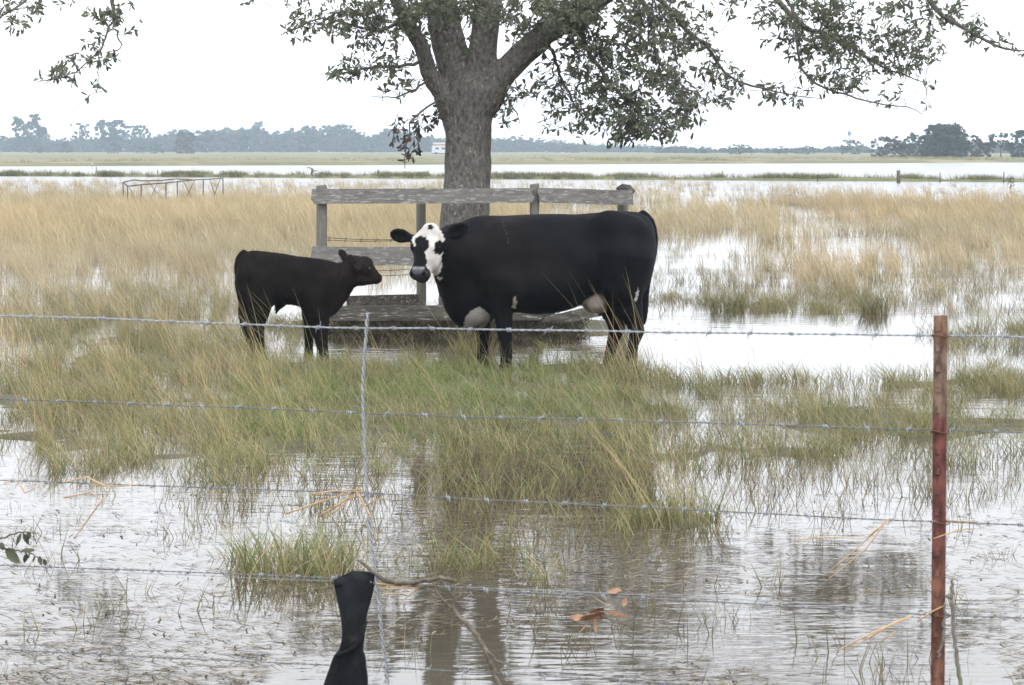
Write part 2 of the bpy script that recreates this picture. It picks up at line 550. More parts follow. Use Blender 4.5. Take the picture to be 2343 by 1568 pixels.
r3 = n.new('ShaderNodeValToRGB'); r3.color_ramp.elements[0].position = 0.4; r3.color_ramp.elements[1].position = 0.65
r3.color_ramp.elements[0].color = (0.5, 0.5, 0.5, 1); r3.color_ramp.elements[1].color = (1.35, 1.5, 1.6, 1)
l.new(n3.outputs[0], r3.inputs[0])
mx = n.new('ShaderNodeMixRGB'); mx.blend_type = 'MULTIPLY'; mx.inputs[0].default_value = 1
l.new(rp.outputs[0], mx.inputs[1]); l.new(r3.outputs[0], mx.inputs[2])
l.new(mx.outputs[0], b.inputs['Base Color'])
b.inputs['Roughness'].default_value = 0.75
M['steel_post'] = m
# ------------------------------------------------------------------ where the land is and what grows on it
def ell(u, v, cu, cv, ru, rv, soft=0.5):
    r = np.sqrt(((u - cu) / ru) ** 2 + ((v - cv) / rv) ** 2)
    return 1 - sm(1 - soft, 1 + soft * 0.6, r)

def cover(x, y):
    """plants per square metre of each kind at ground points x, y: straw, olive (tall mixed), green (short), stems"""
    u, v = proj(np.stack([x, y, np.zeros_like(x)], -1))
    n1 = fbm2(x * 0.45 + 3, y * 0.22 + 9, 3)
    n2 = fbm2(x * 1.3, y * 0.7, 11)
    n3 = fbm2(x * 0.16, y * 0.05, 23)
    straw = np.zeros_like(u); olive = np.zeros_like(u); green = np.zeros_like(u); stems = np.zeros_like(u)
    # dry field behind
    far = (0.12 * sm(404, 440, v) + 0.88 * sm(440, 478, v)) * (1 - sm(600, 690, v))
    left = 1 - sm(900, 1500, u)
    pat_r = sm(0.47, 0.62, 0.55 * n1 + 0.45 * n3 + 0.10 * (sm(425, 470, v) - sm(520, 640, v)))
    pat_l = sm(0.28, 0.52, 0.6 * n1 + 0.4 * n3 + 0.12 * sm(425, 470, v) - 0.10 * sm(600, 660, v))
    straw += far * (left * pat_l * 6.5 + (1 - left) * pat_r * 3.8) * (1 - 0.5 * ell(u, v, 400, 455, 150, 14))
    stems += sm(404, 430, v) * (1 - sm(640, 720, v)) * 1.3 * (0.4 + n2)
    # left, nearer: straw and olive
    lz = (1 - sm(480, 640, u)) * sm(640, 700, v) * (1 - sm(1085, 1120, v - 14 * np.sin(u / 70.0)))
    green += lz * 16 * sm(720, 800, v) * sm(.32, .55, n2 + .05)
    olive += lz * (7 + 10 * sm(0.35, 0.6, n1)) * (0.2 + 0.8 * sm(0.34, 0.52, n2 + 0.06 * sm(760, 860, v)))
    straw += lz * 2.0 * (1 - sm(720, 900, v)) + lz * 0.8 * sm(0.5, 0.7, n1)
    olive *= 1 - 0.8 * ell(u, v, 60, 800, 110, 40)
    olive *= 1 - 0.55 * ell(u, v, 40, 960, 90, 35)
    # band in front of the animals
    edge = 14 * np.sin(u / 90.0) + 40 * (n1 - 0.5)
    band = sm(824, 850, v + edge * 0.3) * (1 - sm(1045, 1100, v + edge)) * sm(480, 620, u)
    bl = band * (1 - sm(1430, 1560, u))
    green += bl * (30 + 16 * n2) * (1 - 0.4 * sm(960, 1050, v)) * (0.6 + 0.4 * sm(0.3, 0.5, n1))
    olive += bl * (2 + 5 * sm(0.35, 0.6, n1)) * (0.35 + 0.65 * sm(860, 940, v))
    br = sm(1430, 1560, u) * sm(852, 880, v + edge * 0.3) * (1 - sm(1040, 1080, v + edge * 0.6))
    hole = np.maximum(ell(u, v, 1840, 905, 260, 26), 0.8 * ell(u, v, 1560, 1000, 60, 40))
    green += br * (24 * sm(0.36, 0.54, n2) + 5) * (1 - 0.9 * hole)
    olive += br * (5 * sm(0.35, 0.55, n1) + 1) * (1 - 0.85 * hole)
    stems += br * 30 * hole
    # right edge, behind the steel post
    rr = ell(u, v, 2290, 830, 190, 120, 0.4)
    green += rr * 12 * sm(0.3, 0.5, n2); olive += rr * 7 * sm(0.3, 0.55, n1)
    # far side of the pool
    fp = ell(u, v, 1830, 700, 220, 24) + ell(u, v, 1540, 690, 110, 14) * 0.6
    green += fp * 16 * sm(0.32, 0.55, n2); olive += fp * 4
    stems += sm(600, 640, v) * (1 - sm(715, 735, v)) * sm(1440, 1500, u) * 16 * (0.3 + n2)
    olive += sm(560, 600, v) * (1 - sm(700, 725, v)) * sm(1440, 1500, u) * 2.2 * sm(0.36, 0.55, n2)
    olive += sm(590, 640, v) * (1 - sm(690, 720, v)) * sm(1440, 1500, u) * 3.5 * sm(0.5, 0.66, n1)
    # about the calf and under the cow
    cz = sm(700, 725, v) * (1 - sm(800, 830, v)) * sm(520, 600, u) * (1 - sm(1380, 1460, u))
    green += cz * 12 * sm(0.52, 0.66, n2) * (1 - ell(u, v, 780, 795, 130, 26))
    stems += cz * 6
    # trodden, brown water's edge in the middle
    mz = ell(u, v, 1150, 1130, 460, 120)
    olive += mz * 1.5 * sm(0.45, 0.66, n1); stems += mz * 55 * (0.3 + n2); green += mz * 6 * sm(.46, .62, n2)
    stems += (ell(u, v, 560, 1115, 330, 70) * 26 + ell(u, v, 1900, 1090, 480, 90) * 60) * (0.2 + n2)
    mz2 = ell(u, v, 1230, 1250, 330, 90)
    olive += mz2 * 1.1 * sm(0.45, 0.65, n1); green += mz2 * 5 * sm(0.5, 0.65, n2); stems += mz2 * 46 * n2
    # single islands of sedge in the near water
    green += ell(u, v, 700, 1288, 170, 34) * 24 + ell(u, v, 1150, 1300, 330, 46) * 9 * sm(.42, .6, n2) + ell(u, v, 1560, 1195, 120, 26) * 30
    olive += ell(u, v, 820, 1300, 170, 36) * 8 + ell(u, v, 1500, 1180, 110, 34) * 3
    # open near water
    stems += sm(1100, 1180, v) * 16.0 * (n2 ** 2)
    pool = ell(u, v, 1690, 780, 400, 58, 0.25)
    keep = 1 - pool * sm(1440, 1500, u)
    dark = ell(u, v, 930, 768, 215, 46, 0.3)
    green *= 1 - 0.9 * dark
    olive *= 1 - dark
    return straw * keep, olive * keep, green * keep, stems * (1 - 0.9 * pool), u, v

def land(x, y):
    """height of the ground: below the water except where the grass is thick"""
    s, o, g, st, u, v = cover(x, y)
    d = sm(5, 26, g * 1.0 + o * 1.0)
    h = -0.16 + 0.165 * d * (v > 640) + 0.085 * (fbm2(x * 1.7, y * 1.1, 5, 4) - 0.5) * (0.3 + 0.7 * d)
    tx, ty = G(1063, 752)[:2]
    h = np.maximum(h, 0.17 - 0.12 * np.sqrt(((x - tx + .1) * .75) ** 2 + ((y - ty - 0.2) * 0.75) ** 2) + 0.05 * (fbm2(x * 3, y * 3, 15) - .5))
    h = np.where(y < 7.0, np.maximum(h, -0.16 + 0.30 * sm(6.0, 2.0, 0 * y + y) if False else h), h)
    h = np.where(y < 5.5, -0.16 + 0.35 * np.clip((5.5 - y) / 3.5, 0, 1) ** 1.5, h)
    return h

gy = np.concatenate([[-300, -120, -40, -12, -4, 0, 2, 3.5], np.arange(5, 48, 0.22), np.arange(48, 130, 1.5), [135, 160, 200, 300, 500, 900, 1450]])
gx = np.concatenate([[-1400, -900, -300, -100, -50, -30, -20, -14], np.arange(-10, 10.01, 0.2), [14, 20, 30, 50, 100, 300, 900, 1400]])
GX, GY = np.meshgrid(gx, gy, indexing='ij')
GZ = land(np.clip(GX, -40, 40).ravel(), np.maximum(GY, 5.0).ravel()).reshape(GX.shape)
GZ = np.where(GY < 5.5, -0.16 + 0.35 * np.clip((5.5 - GY) / 3.5, 0, 1) ** 1.5, GZ)
GZ = np.where((np.abs(GX) > 14) | (GY > 128), np.where(GY < 5.5, GZ, -0.16), GZ)
nx_, ny_ = GX.shape
ii, jj = np.meshgrid(np.arange(nx_ - 1), np.arange(ny_ - 1), indexing='ij')
a = (ii * ny_ + jj).ravel()
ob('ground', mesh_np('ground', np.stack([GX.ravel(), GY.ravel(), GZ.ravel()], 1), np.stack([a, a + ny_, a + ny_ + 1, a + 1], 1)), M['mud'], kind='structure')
wb = MB(); wb.add([(-1400, -30, 0), (1400, -30, 0), (1400, 1450, 0), (-1400, 1450, 0)], [(0, 1, 2, 3)])
ob('water', wb.mesh('water'), M['water'], kind='structure')

# far meadow beyond the wide water, and the low bank that crosses the flood
def strip(name, n0, n1, depth, height, mat, seed, step, rough_h, xr=900.0):
    a0, a1 = G(0, n0), G(PW, n1)
    xs = np.arange(-xr, xr + step, step)
    V, F, rows = [], [], 5
    for i, x in enumerate(xs):
        t = (x - a0[0]) / (a1[0] - a0[0])
        y = a0[1] + (a1[1] - a0[1]) * np.clip(t, -1.0, 2.0) + (noise2(x * 0.11, 0.3, seed) - 0.5) * depth[0] * 0.35
        hh = height * (0.75 + 0.5 * noise2(x * 0.25, 1.7, seed + 1)) + rough_h * noise2(x * 0.9, 3.1, seed + 2)
        V += [(x, y, -0.1), (x, y + depth[0] * 0.10, hh * 0.75), (x, y + depth[0] * 0.5, hh), (x, y + depth[0], hh * (0.9 if depth[1] else 0.6)), (x, y + depth[0] + max(depth[1], 0.5), hh * 0.9 if depth[1] else -0.1)]
    for i in range(len(xs) - 1):
        for j in range(4):
            p = i * 5 + j
            F.append((p, p + 5, p + 6, p + 1))
    return ob(name, mesh_np(name, V, F), mat, kind='structure'), (a0, a1)
strip('far_field', 381, 372.5, (14, 1050), 0.32, M["field"], 5, 6.0, 0.12, 1400)
strip('bank', 403, 417, (3.0, 0), 0.10, M['bank'], 8, 1.0, 0.12, 300)
# ------------------------------------------------------------------ grass: blade tufts set over the flooded field
STRAW = np.array([1.16, 1.18, 1.20]) * np.array([(0.44, 0.35, 0.21), (0.50, 0.42, 0.28), (0.38, 0.30, 0.17), (0.47, 0.37, 0.21)])
OLIVE = np.array([(0.20, 0.195, 0.10), (0.26, 0.24, 0.125), (0.33, 0.28, 0.15), (0.15, 0.155, 0.075), (0.40, 0.34, 0.19)])
GREEN = np.array([(0.15, 0.185, 0.072), (0.21, 0.24, 0.095), (0.25, 0.245, 0.12), (0.13, 0.14, 0.065), (0.32, 0.275, 0.15), (0.38, 0.32, 0.18)])
STEM = np.array([(0.12, 0.105, 0.05), (0.19, 0.16, 0.08), (0.15, 0.16, 0.06), (0.26, 0.21, 0.11)])

def blades(r, n, hgt, wid, rad, lean, spread, pal, arc=0.5, segs=4, wind=0.6, bend_down=0.0):
    """one tuft: n curved tapering blades round the origin, leaning down-wind (towards -x)"""
    V, F, C = [], [], []
    for _ in range(n):
        a = r.uniform(0, 2 * math.pi)
        q = rad * math.sqrt(r.uniform())
        root = np.array([q * math.cos(a), q * math.sin(a), -0.03])
        h = hgt * r.uniform(0.45, 1.0)
        da = r.uniform(0, 2 * math.pi)
        dirv = np.array([math.cos(da) * spread - wind * r.uniform(0.2, 1.3), math.sin(da) * spread]) * lean
        w = wid * r.uniform(0.7, 1.3)
        fa = r.uniform(-0.9, 0.9)
        side = np.array([math.cos(fa), math.sin(fa), 0.0])
        c = pal[r.integers(len(pal))] * r.uniform(0.8, 1.2)
        o = len(V)
        k = r.uniform(0.6, 1.4) * arc
        for s in range(segs + 1):
            t = s / segs
            f = t ** (1 + k)
            z = h * (t - bend_down * t ** 3 * r.uniform(0.3, 1.0))
            p = root + np.array([dirv[0] * h * f, dirv[1] * h * f, z])
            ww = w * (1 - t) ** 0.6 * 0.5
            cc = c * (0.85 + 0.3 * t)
            if s < segs:
                V += [p - side * ww, p + side * ww]; C += [cc, cc]
            else:
                V.append(p); C.append(cc)
        for s in range(segs - 1):
            F.append((o + 2 * s, o + 2 * s + 1, o + 2 * s + 3, o + 2 * s + 2))
        F.append((o + 2 * segs - 2, o + 2 * segs - 1, o + 2 * segs))
    return np.array(V), F, np.array(C)

lib = bpy.data.collections.new('tuft_library')
protos = []
def proto(args, seed):
    V, F, C = blades(np.random.default_rng(seed), *args[0], **args[1])
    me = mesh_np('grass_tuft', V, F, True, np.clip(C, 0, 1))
    me.materials.append(M['grass'])
    o = bpy.data.objects.new('tuft_%02d' % len(protos), me)
    lib.objects.link(o); protos.append(o)
kinds = {}
def kind_set(name, cnt, *a, **k):
    kinds[name] = list(range(len(protos), len(protos) + cnt))
    for i in range(cnt):
        proto((a, k), 100 + len(protos))
kind_set('straw', 5, 26, 0.54, 0.0045, 0.14, 0.55, 0.55, STRAW, arc=0.7)
kind_set('straw_far', 4, 20, 0.60, 0.009, 0.22, 0.6, 0.6, STRAW, arc=0.7)
kind_set('olive', 6, 24, 0.48, 0.0036, 0.10, 0.8, 0.6, 1.1 * OLIVE, arc=0.9, bend_down=0.35)
kind_set('green', 6, 34, 0.22, 0.0042, 0.10, 0.8, 0.9, GREEN, arc=0.7, bend_down=0.25, wind=0.3)
kind_set('stems', 5, 8, 0.18, 0.0042, 0.10, 0.5, 0.9, STEM, arc=0.2, wind=0.1, segs=3, bend_down=0.08)
kind_set('stalk', 5, 4, 0.85, 0.0036, 0.06, 0.65, 0.25, np.array([(0.5, 0.42, 0.22), (0.42, 0.38, 0.17), (0.46, 0.33, 0.18)]), arc=0.9, segs=6, wind=0.9, bend_down=0.2)

PTS = {'straw': [], 'olive': [], 'green': [], 'stems': []}
def scatter(y0, y1, maxd, seed):
    r = np.random.default_rng(seed)
    hw = 0.23 * y1 + 1.2
    n = int((y1 - y0) * 2 * hw * maxd)
    x, y = r.uniform(-hw, hw, n), r.uniform(y0, y1, n)
    ok = np.abs(x) < 0.23 * y + 1.2
    x, y = x[ok], y[ok]
    s, o, g, st, u, v = cover(x, y)
    lv, hz = u, land(x, y)
    z = np.maximum(hz, -0.01)
    k = r.uniform(0, maxd, len(x))
    lim = 0
    for name, d in (('straw', s), ('olive', o), ('green', g), ('stems', st)):
        sel = (k >= lim) & (k < lim + d)
        PTS[name].append(np.stack([x, y, z], 1)[sel])
        lim = lim + d
scatter(8.2, 13, 90, 1); scatter(13, 20, 115, 2); scatter(20, 34, 62, 3); scatter(34, 62, 16, 4); scatter(62, 150, 11, 5)

def field_object(name, label, cat, parts, seed):
    """parts: list of (points, kind, scale lo, scale hi, tint function)"""
    r = np.random.default_rng(seed)
    co, rot, scl, idx, tint = [], [], [], [], []
    for pts, kd, lo, hi, tf in parts:
        m = len(pts)
        if not m: continue
        co.append(pts)
        rot.append(np.stack([r.normal(0, 0.08, m), r.normal(0, 0.08, m), r.normal(0, 0.7, m)], 1))
        s = r.uniform(lo, hi, m)
        scl.append(np.stack([s, s, s * r.uniform(0.8, 1.15, m)], 1))
        idx.append(r.choice(kinds[kd], m))
        tint.append(tf(pts, r))
    co, rot, scl, idx, tint = map(np.concatenate, (co, rot, scl, idx, tint))
    me = bpy.data.meshes.new(name)
    me.vertices.add(len(co))
    me.vertices.foreach_set('co', co.astype(np.float32).ravel())
    for nm, tp, arr in (('rot', 'FLOAT_VECTOR', rot), ('scl', 'FLOAT_VECTOR', scl)):
        at = me.attributes.new(nm, tp, 'POINT'); at.data.foreach_set('vector', arr.astype(np.float32).ravel())
    at = me.attributes.new('idx', 'INT', 'POINT'); at.data.foreach_set('value', idx.astype(np.int32))
    at = me.attributes.new('tint', 'FLOAT_COLOR', 'POINT')
    at.data.foreach_set('color', np.concatenate([tint, np.ones((len(tint), 1))], 1).astype(np.float32).ravel())
    o = ob(name, me, M['grass'], label=label, cat=cat, kind='stuff')
    md = o.modifiers.new('tufts', 'NODES')
    md.node_group = tuft_nodes()
    return o

_tn = []
def tuft_nodes():
    if _tn: return _tn[0]
    g = bpy.data.node_groups.new('tufts', 'GeometryNodeTree')
    g.interface.new_socket('Geometry', in_out='INPUT', socket_type='NodeSocketGeometry')
    g.interface.new_socket('Geometry', in_out='OUTPUT', socket_type='NodeSocketGeometry')
    n, l = g.nodes, g.links
    gi, go = n.new('NodeGroupInput'), n.new('NodeGroupOutput')
    ci = n.new('GeometryNodeCollectionInfo')
    ci.inputs['Collection'].default_value = lib
    ci.inputs['Separate Children'].default_value = True
    ci.inputs['Reset Children'].default_value = True
    ip = n.new('GeometryNodeInstanceOnPoints')
    ip.inputs['Pick Instance'].default_value = True
    def na(nm, tp):
        a = n.new('GeometryNodeInputNamedAttribute'); a.data_type = tp; a.inputs['Name'].default_value = nm
        return a.outputs['Attribute']
    e2r = n.new('FunctionNodeEulerToRotation')
    l.new(na('rot', 'FLOAT_VECTOR'), e2r.inputs[0])
    mp = n.new('GeometryNodeMeshToPoints')
    l.new(gi.outputs[0], mp.inputs[0]); l.new(mp.outputs[0], ip.inputs['Points'])
    l.new(ci.outputs[0], ip.inputs['Instance'])
    l.new(na('idx', 'INT'), ip.inputs['Instance Index'])
    l.new(e2r.outputs[0], ip.inputs['Rotation'])
    l.new(na('scl', 'FLOAT_VECTOR'), ip.inputs['Scale'])
    l.new(ip.outputs[0], go.inputs[0])
    _tn.append(g)
    return g

def tint_plain(p, r):
    k = 0.75 + 0.5 * fbm2(p[:, 0] * 0.35, p[:, 1] * 0.2, 41) + r.normal(0, 0.08, len(p))
    w = (fbm2(p[:, 0] * 0.2, p[:, 1] * 0.1, 77) - 0.5) * 0.16
    return np.clip(np.stack([k * (1 + w), k, k * (1 - w * 0.6)], 1), 0.3, 1.6)

def tint_green(p, r):
    t = tint_plain(p, r)
    u, v = proj(p)
    c = ell(u, v, 1000, 930, 520, 120, .8)[:, None] * sm(.35, .6, fbm2(p[:, 0] * .9, p[:, 1] * .5, 19))[:, None]
    return t * (1 + c * np.array((-.02, .16, -.05)))
straw_all = np.concatenate(PTS['straw']); near = straw_all[:, 1] < 48
olive_all = np.concatenate(PTS['olive']); green_all = np.concatenate(PTS['green']); stems_all = np.concatenate(PTS['stems'])
field_object('straw_grass', 'dry straw-coloured grass standing in the flooded pasture behind the animals', 'dry grass',
             [(straw_all[near], 'straw', 0.7, 1.1, tint_plain), (straw_all[~near], 'straw_far', 0.65, 1.1, tint_plain)], 21)
uo, vo = proj(olive_all)
stalks = olive_all[(rng.uniform(size=len(olive_all)) < 0.30) & (vo > 690)]
stalks = np.concatenate([stalks, green_all[rng.uniform(size=len(green_all)) < 0.035]])
field_object('marsh_grass', 'tall olive and straw grass leaning left across the near pasture', 'grass',
             [(olive_all, 'olive', 0.6, 1.05, tint_plain), (stalks, 'stalk', 0.55, 0.95, tint_plain)], 22)
field_object('short_grass', 'short green grass on the wet ground in front of the cattle', 'grass',
             [(green_all, 'green', 0.6, 1.35, tint_green)], 23)
field_object('emergent_stems', 'thin dark stems poking out of the shallow flood water', 'reed stems',
             [(stems_all, 'stems', 0.5, 1.3, tint_plain)], 24)

# grass on the low bank and the edge of the far meadow
def edge_tufts(n0, n1, depth, cnt, zz, seed, sc0, sc1):
    r = np.random.default_rng(seed)
    a0, a1 = G(-60, n0), G(PW + 60, n1)
    t = r.uniform(0, 1, cnt)
    w = fbm2(t * 46, 0 * t, seed)
    keep = r.uniform(size=cnt) < sm(0.42, 0.68, w) + 0.10
    t, w = t[keep], w[keep]
    p = a0 + (a1 - a0) * t[:, None]
    p[:, 1] += r.uniform(0.05, 1, len(t)) * depth
    p[:, 2] = zz
    return p, w
bt, bw = edge_tufts(403, 417, 2.6, 4600, 0.04, 31, 1, 2)
ft, fw = edge_tufts(381, 372.5, 110, 4200, 0.15, 32, 1, 2)
def tint_bank(p, r):
    k = r.uniform(0.6, 1.0, len(p))
    return np.stack([k * 1.0, k * 1.0, k * 0.95], 1)
def tint_field(p, r):
    k = r.uniform(1.0, 1.5, len(p))
    w = fbm2(p[:, 0] * 0.05, p[:, 1] * 0.02, 7)
    return np.stack([k * (0.8 + 0.3 * w), k * 0.95, k * 0.85], 1)
kind_set('bank', 4, 20, 0.5, 0.03, 0.3, 0.5, 0.9, np.concatenate([GREEN, OLIVE]), arc=0.6, wind=0.2)
field_object('bank_grass', 'rough green grass along the low bank crossing the flood', 'grass', [(bt, 'bank', 0.5, 1.1, tint_bank)], 33)
field_object('meadow_grass', 'pale rough grass along the shore of the far meadow', 'grass', [(ft, 'bank', 0.7, 1.5, tint_field)], 34)

# floating bits of straw and leaf on the near water
r = np.random.default_rng(51)
mb = MB()
FV = np.where(r.uniform(size=15000) < 0.8, 1568 - 640 * r.uniform(size=15000) ** 1.4, r.uniform(640, 1000, 15000))
FP = np.array([G(a_, b_) for a_, b_ in zip(r.uniform(-60, 2400, 15000), FV + 6)])
FP = FP[(land(FP[:, 0], FP[:, 1]) < -0.01) & (fbm2(FP[:, 0] * 0.8, FP[:, 1] * 0.5, 88) > 0.36)]
for p in FP:
    L = r.uniform(0.02, 0.10) * (1.6 if r.uniform() < 0.08 else 1)
    w = r.uniform(0.0012, 0.0036)
    a = r.normal(0, 0.28) if r.uniform() < .8 else r.uniform(-1.5, 1.5)
    d = np.array([math.cos(a), math.sin(a), 0]); q = np.array([-d[1], d[0], 0])
    z = np.array([0, 0, r.uniform(0.001, 0.005)])
    c = np.array([(0.16, 0.13, 0.08), (0.30, 0.25, 0.16), (0.10, 0.085, 0.06), (0.42, 0.36, 0.26)])[r.integers(4)] * r.uniform(0.7, 1.2)
    m = p + q * L * r.normal(0, 0.04) + z
    mb.add([p - d * L / 2 - q * w, p - d * L / 2 + q * w, m + q * w * 1.3 + z, m - q * w * 1.3 + z, p + d * L / 2 + z], [(0, 1, 2, 3), (3, 2, 4)], tuple(c))
ob('floating_straw', mb.mesh('floating_straw'), M['blade'], label='bits of dead straw floating on the near flood water', cat='straw', kind='stuff')

# single big clumps one can pick out
def grass_clump(u, v, label, lays, seed):
    p = G(u, v); p[2] = max(float(land(p[:1], p[1:2])[0]), 0)
    root = empty('grass_clump', p, label, 'grass clump')
    for i, (nm, a, k) in enumerate(lays):
        V, F_, C = blades(np.random.default_rng(seed + i), *a, **k)
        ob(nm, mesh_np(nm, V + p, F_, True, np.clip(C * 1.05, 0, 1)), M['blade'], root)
PALE = np.array([(0.5, 0.42, 0.23), (0.44, 0.38, 0.18), (0.47, 0.34, 0.2), (0.34, 0.33, 0.14)])
grass_clump(1535, 1195, 'clump of long pale stalks leaning left over the water below the cow', [('stalks', (46, 0.95, 0.0034, 0.24, 0.62, 0.22, PALE), dict(arc=0.35, segs=6, wind=1.0)), ('blades', (150, 0.26, 0.006, 0.26, 0.6, 0.9, GREEN * 0.9), dict(arc=0.6, wind=0.1))], 300)
grass_clump(1088, 838, 'pale upright grass clump just before the white brisket of the cow', [('stalks', (34, 0.80, 0.0042, 0.14, 0.6, 0.8, PALE), dict(arc=0.5, segs=6, wind=0.25)), ('blades', (160, 0.42, 0.005, 0.2, 0.6, 0.9, OLIVE), dict(arc=0.7, wind=0.2))], 310)
grass_clump(1440, 868, 'thin seeding stalks leaning left before the hind legs of the cow', [('stalks', (30, 0.95, 0.004, 0.3, 0.62, 0.35, PALE), dict(arc=0.4, segs=6, wind=0.8)), ('blades', (150, 0.34, 0.0045, 0.3, 0.7, 0.9, OLIVE), dict(arc=0.7, wind=0.3))], 320)
grass_clump(655, 915, 'tall straw stalks leaning left in front of the calf hind legs', [('stalks', (60, 0.95, 0.004, 0.35, 0.75, 0.35, PALE), dict(arc=0.5, segs=6, wind=0.9))], 330)
grass_clump(680, 1310, 'island of green sedge in the near water above the black cloth', [('blades', (230, 0.27, 0.007, 0.30, 0.55, 0.9, GREEN), dict(arc=0.6, wind=0.1)), ('dead_blades', (90, 0.24, 0.005, 0.34, 1.1, 0.9, STRAW * 0.8), dict(arc=0.6, wind=-0.6))], 340)
grass_clump(2000, 718, 'dark green tuft at the far right edge of the open pool', [('blades', (170, 0.36, 0.006, 0.16, 0.6, 0.9, GREEN * 0.8), dict(arc=0.7, wind=0.5))], 350)
grass_clump(1665, 712, 'dark green tuft on the far bank of the pool right of the cow', [('blades', (170, 0.34, 0.006, 0.2, 0.6, 0.9, GREEN * 0.8), dict(arc=0.7, wind=0.5))], 360)
# weeds and wet litter on the mound, palette darkened for shade under the boards
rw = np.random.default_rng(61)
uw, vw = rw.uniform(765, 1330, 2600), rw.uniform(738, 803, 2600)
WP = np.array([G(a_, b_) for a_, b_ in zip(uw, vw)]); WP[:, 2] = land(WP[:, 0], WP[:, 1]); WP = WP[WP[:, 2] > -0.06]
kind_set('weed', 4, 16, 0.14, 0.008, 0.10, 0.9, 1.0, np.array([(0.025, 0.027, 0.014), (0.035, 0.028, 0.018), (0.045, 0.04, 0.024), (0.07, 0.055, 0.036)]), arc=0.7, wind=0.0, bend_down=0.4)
field_object('mound_weeds', 'weeds and litter on the mound coloured dark for the shade under the boards', 'weeds', [(WP, 'weed', 0.5, 1.2, tint_plain)], 62)
# ------------------------------------------------------------------ cattle
def unit(a):
    a = np.array(a, float)
    return a / np.linalg.norm(a)

def paint(cols, mask, c):
    cols[mask] = c

# ---- the cow: profile read in units of a close view of the photo (k*)
KY = 21.67
def kp(x, y, dy=0.0):
    u, v = 877.1 + 0.28399 * x, 453.7 + 0.28399 * y
    p = P(u, v, KY)
    return np.array([p[0], KY + dy, p[2]])
KS = 0.28399 / (FPX / KY)               # metres per unit

F = Field((-1.05, KY - 0.75, -0.16), (1.25, KY + 0.55, 1.42), 0.0115)
st = []
for x, t, b, hw in ((2192, 360, 440, .05), (2175, 235, 560, .14), (2130, 155, 720, .22), (2060, 118, 800, .26), (1960, 107, 850, .28), (1850, 107, 800, .29), (1700, 119, 800, .31), (1550, 131, 868, .35),
                    (1400, 128, 905, .37), (1250, 130, 920, .37), (1100, 136, 910, .35), (980, 142, 930, .31), (860, 142, 990, .28), (740, 152, 1035, .25),
                    (650, 195, 1040, .22), (570, 262, 1010, .185), (505, 350, 900, .14), (468, 460, 760, .08)):
    p0, p1 = kp(x, t), kp(x, b)
    st.append((p0[0], 0.0, hw, (p0[2] + p1[2]) / 2, (p0[2] - p1[2]) / 2))
F.loft((0, KY, 0), ((1, 0, 0), (0, 1, 0), (0, 0, 1)), st, 0.04, 2.35)
# hips, shoulder and hollows
F.ell(kp(1820, 330, -0.20), (0.20, 0.13, 0.24), k=0.10)
F.ell(kp(1985, 260, -0.20), (0.11, 0.08, 0.10), k=0.10)
F.ell(kp(940, 520, -0.20), (0.19, 0.13, 0.33), k=0.10)
F.ell(kp(940, 520, 0.20), (0.19, 0.13, 0.33), k=0.10)
F.ell(kp(1250, 690, -0.12), (0.42, 0.28, 0.22), k=0.10)
F.ell(kp(1690, 300, -0.40), (0.16, 0.10, 0.15), k=0.10, sub=True)
F.ell(kp(1110, 420, -0.43), (0.06, 0.08, 0.30), k=0.09, sub=True)
F.ell(kp(700, 560, -0.36), (0.08, 0.10, 0.22), k=0.09, sub=True)
# legs: near fore, far fore, near hind, far hind
F.cap([kp(925, 640, -.19), kp(945, 830, -.20), kp(968, 950, -.20), kp(978, 1070, -.20), kp(986, 1180, -.20), kp(990, 1270, -.20), kp(986, 1320, -.21), kp(975, 1425, -.22)],
      [.16, .10, .074, .064, .049, .05, .05, .064], .05)
F.cap([kp(840, 700, .15), kp(815, 880, .16), kp(800, 1000, .16), kp(798, 1080, .16), kp(800, 1190, .16), kp(800, 1290, .16), kp(790, 1425, .16)],
      [.14, .09, .068, .06, .046, .05, .06], .05)
F.cap([kp(1930, 480, -.16), kp(1915, 700, -.19), kp(1960, 860, -.19), kp(2015, 980, -.19), kp(2030, 1060, -.19), kp(2003, 1160, -.19), kp(1990, 1270, -.19), kp(1985, 1320, -.20), kp(1972, 1425, -.21)],
      [.24, .19, .125, .075, .064, .044, .048, .047, .064], .06)
F.cap([kp(1870, 560, .12), kp(1830, 760, .15), kp(1855, 900, .16), kp(1880, 1000, .16), kp(1885, 1070, .16), kp(1848, 1170, .16), kp(1832, 1280, .16), kp(1805, 1425, .16)],
      [.2, .15, .115, .085, .068, .046, .05, .06], .06)
# udder, tail
F.ell(kp(1705, 845, -0.02), (0.11, 0.15, 0.085), k=0.04)
F.cap([kp(1772, 905, -.07), kp(1776, 965, -.08)], [.02, .013], .02)
F.cap([kp(1740, 905, .05), kp(1742, 945, .05)], [.02, .013], .02)
tl = catmull([kp(2090, 135), kp(2150, 190), kp(2182, 300), kp(2180, 430), kp(2150, 580), kp(2118, 720), kp(2098, 850), kp(2088, 960), kp(2082, 1030)], 17)
F.cap(list(tl), list(np.interp(np.linspace(0, 1, 17), [0, .2, .5, .62, .8, .92, 1], [.04, .03, .024, .028, .042, .034, .008])), .012)
# neck, towards the camera and left
F.cap([kp(760, 470, -.02), kp(600, 430, -.12), kp(470, 370, -.26)], [.30, .24, .135], .08)
F.cap([kp(640, 760, -.02), kp(540, 620, -.14), kp(450, 560, -.26)], [.19, .13, .06], .08)

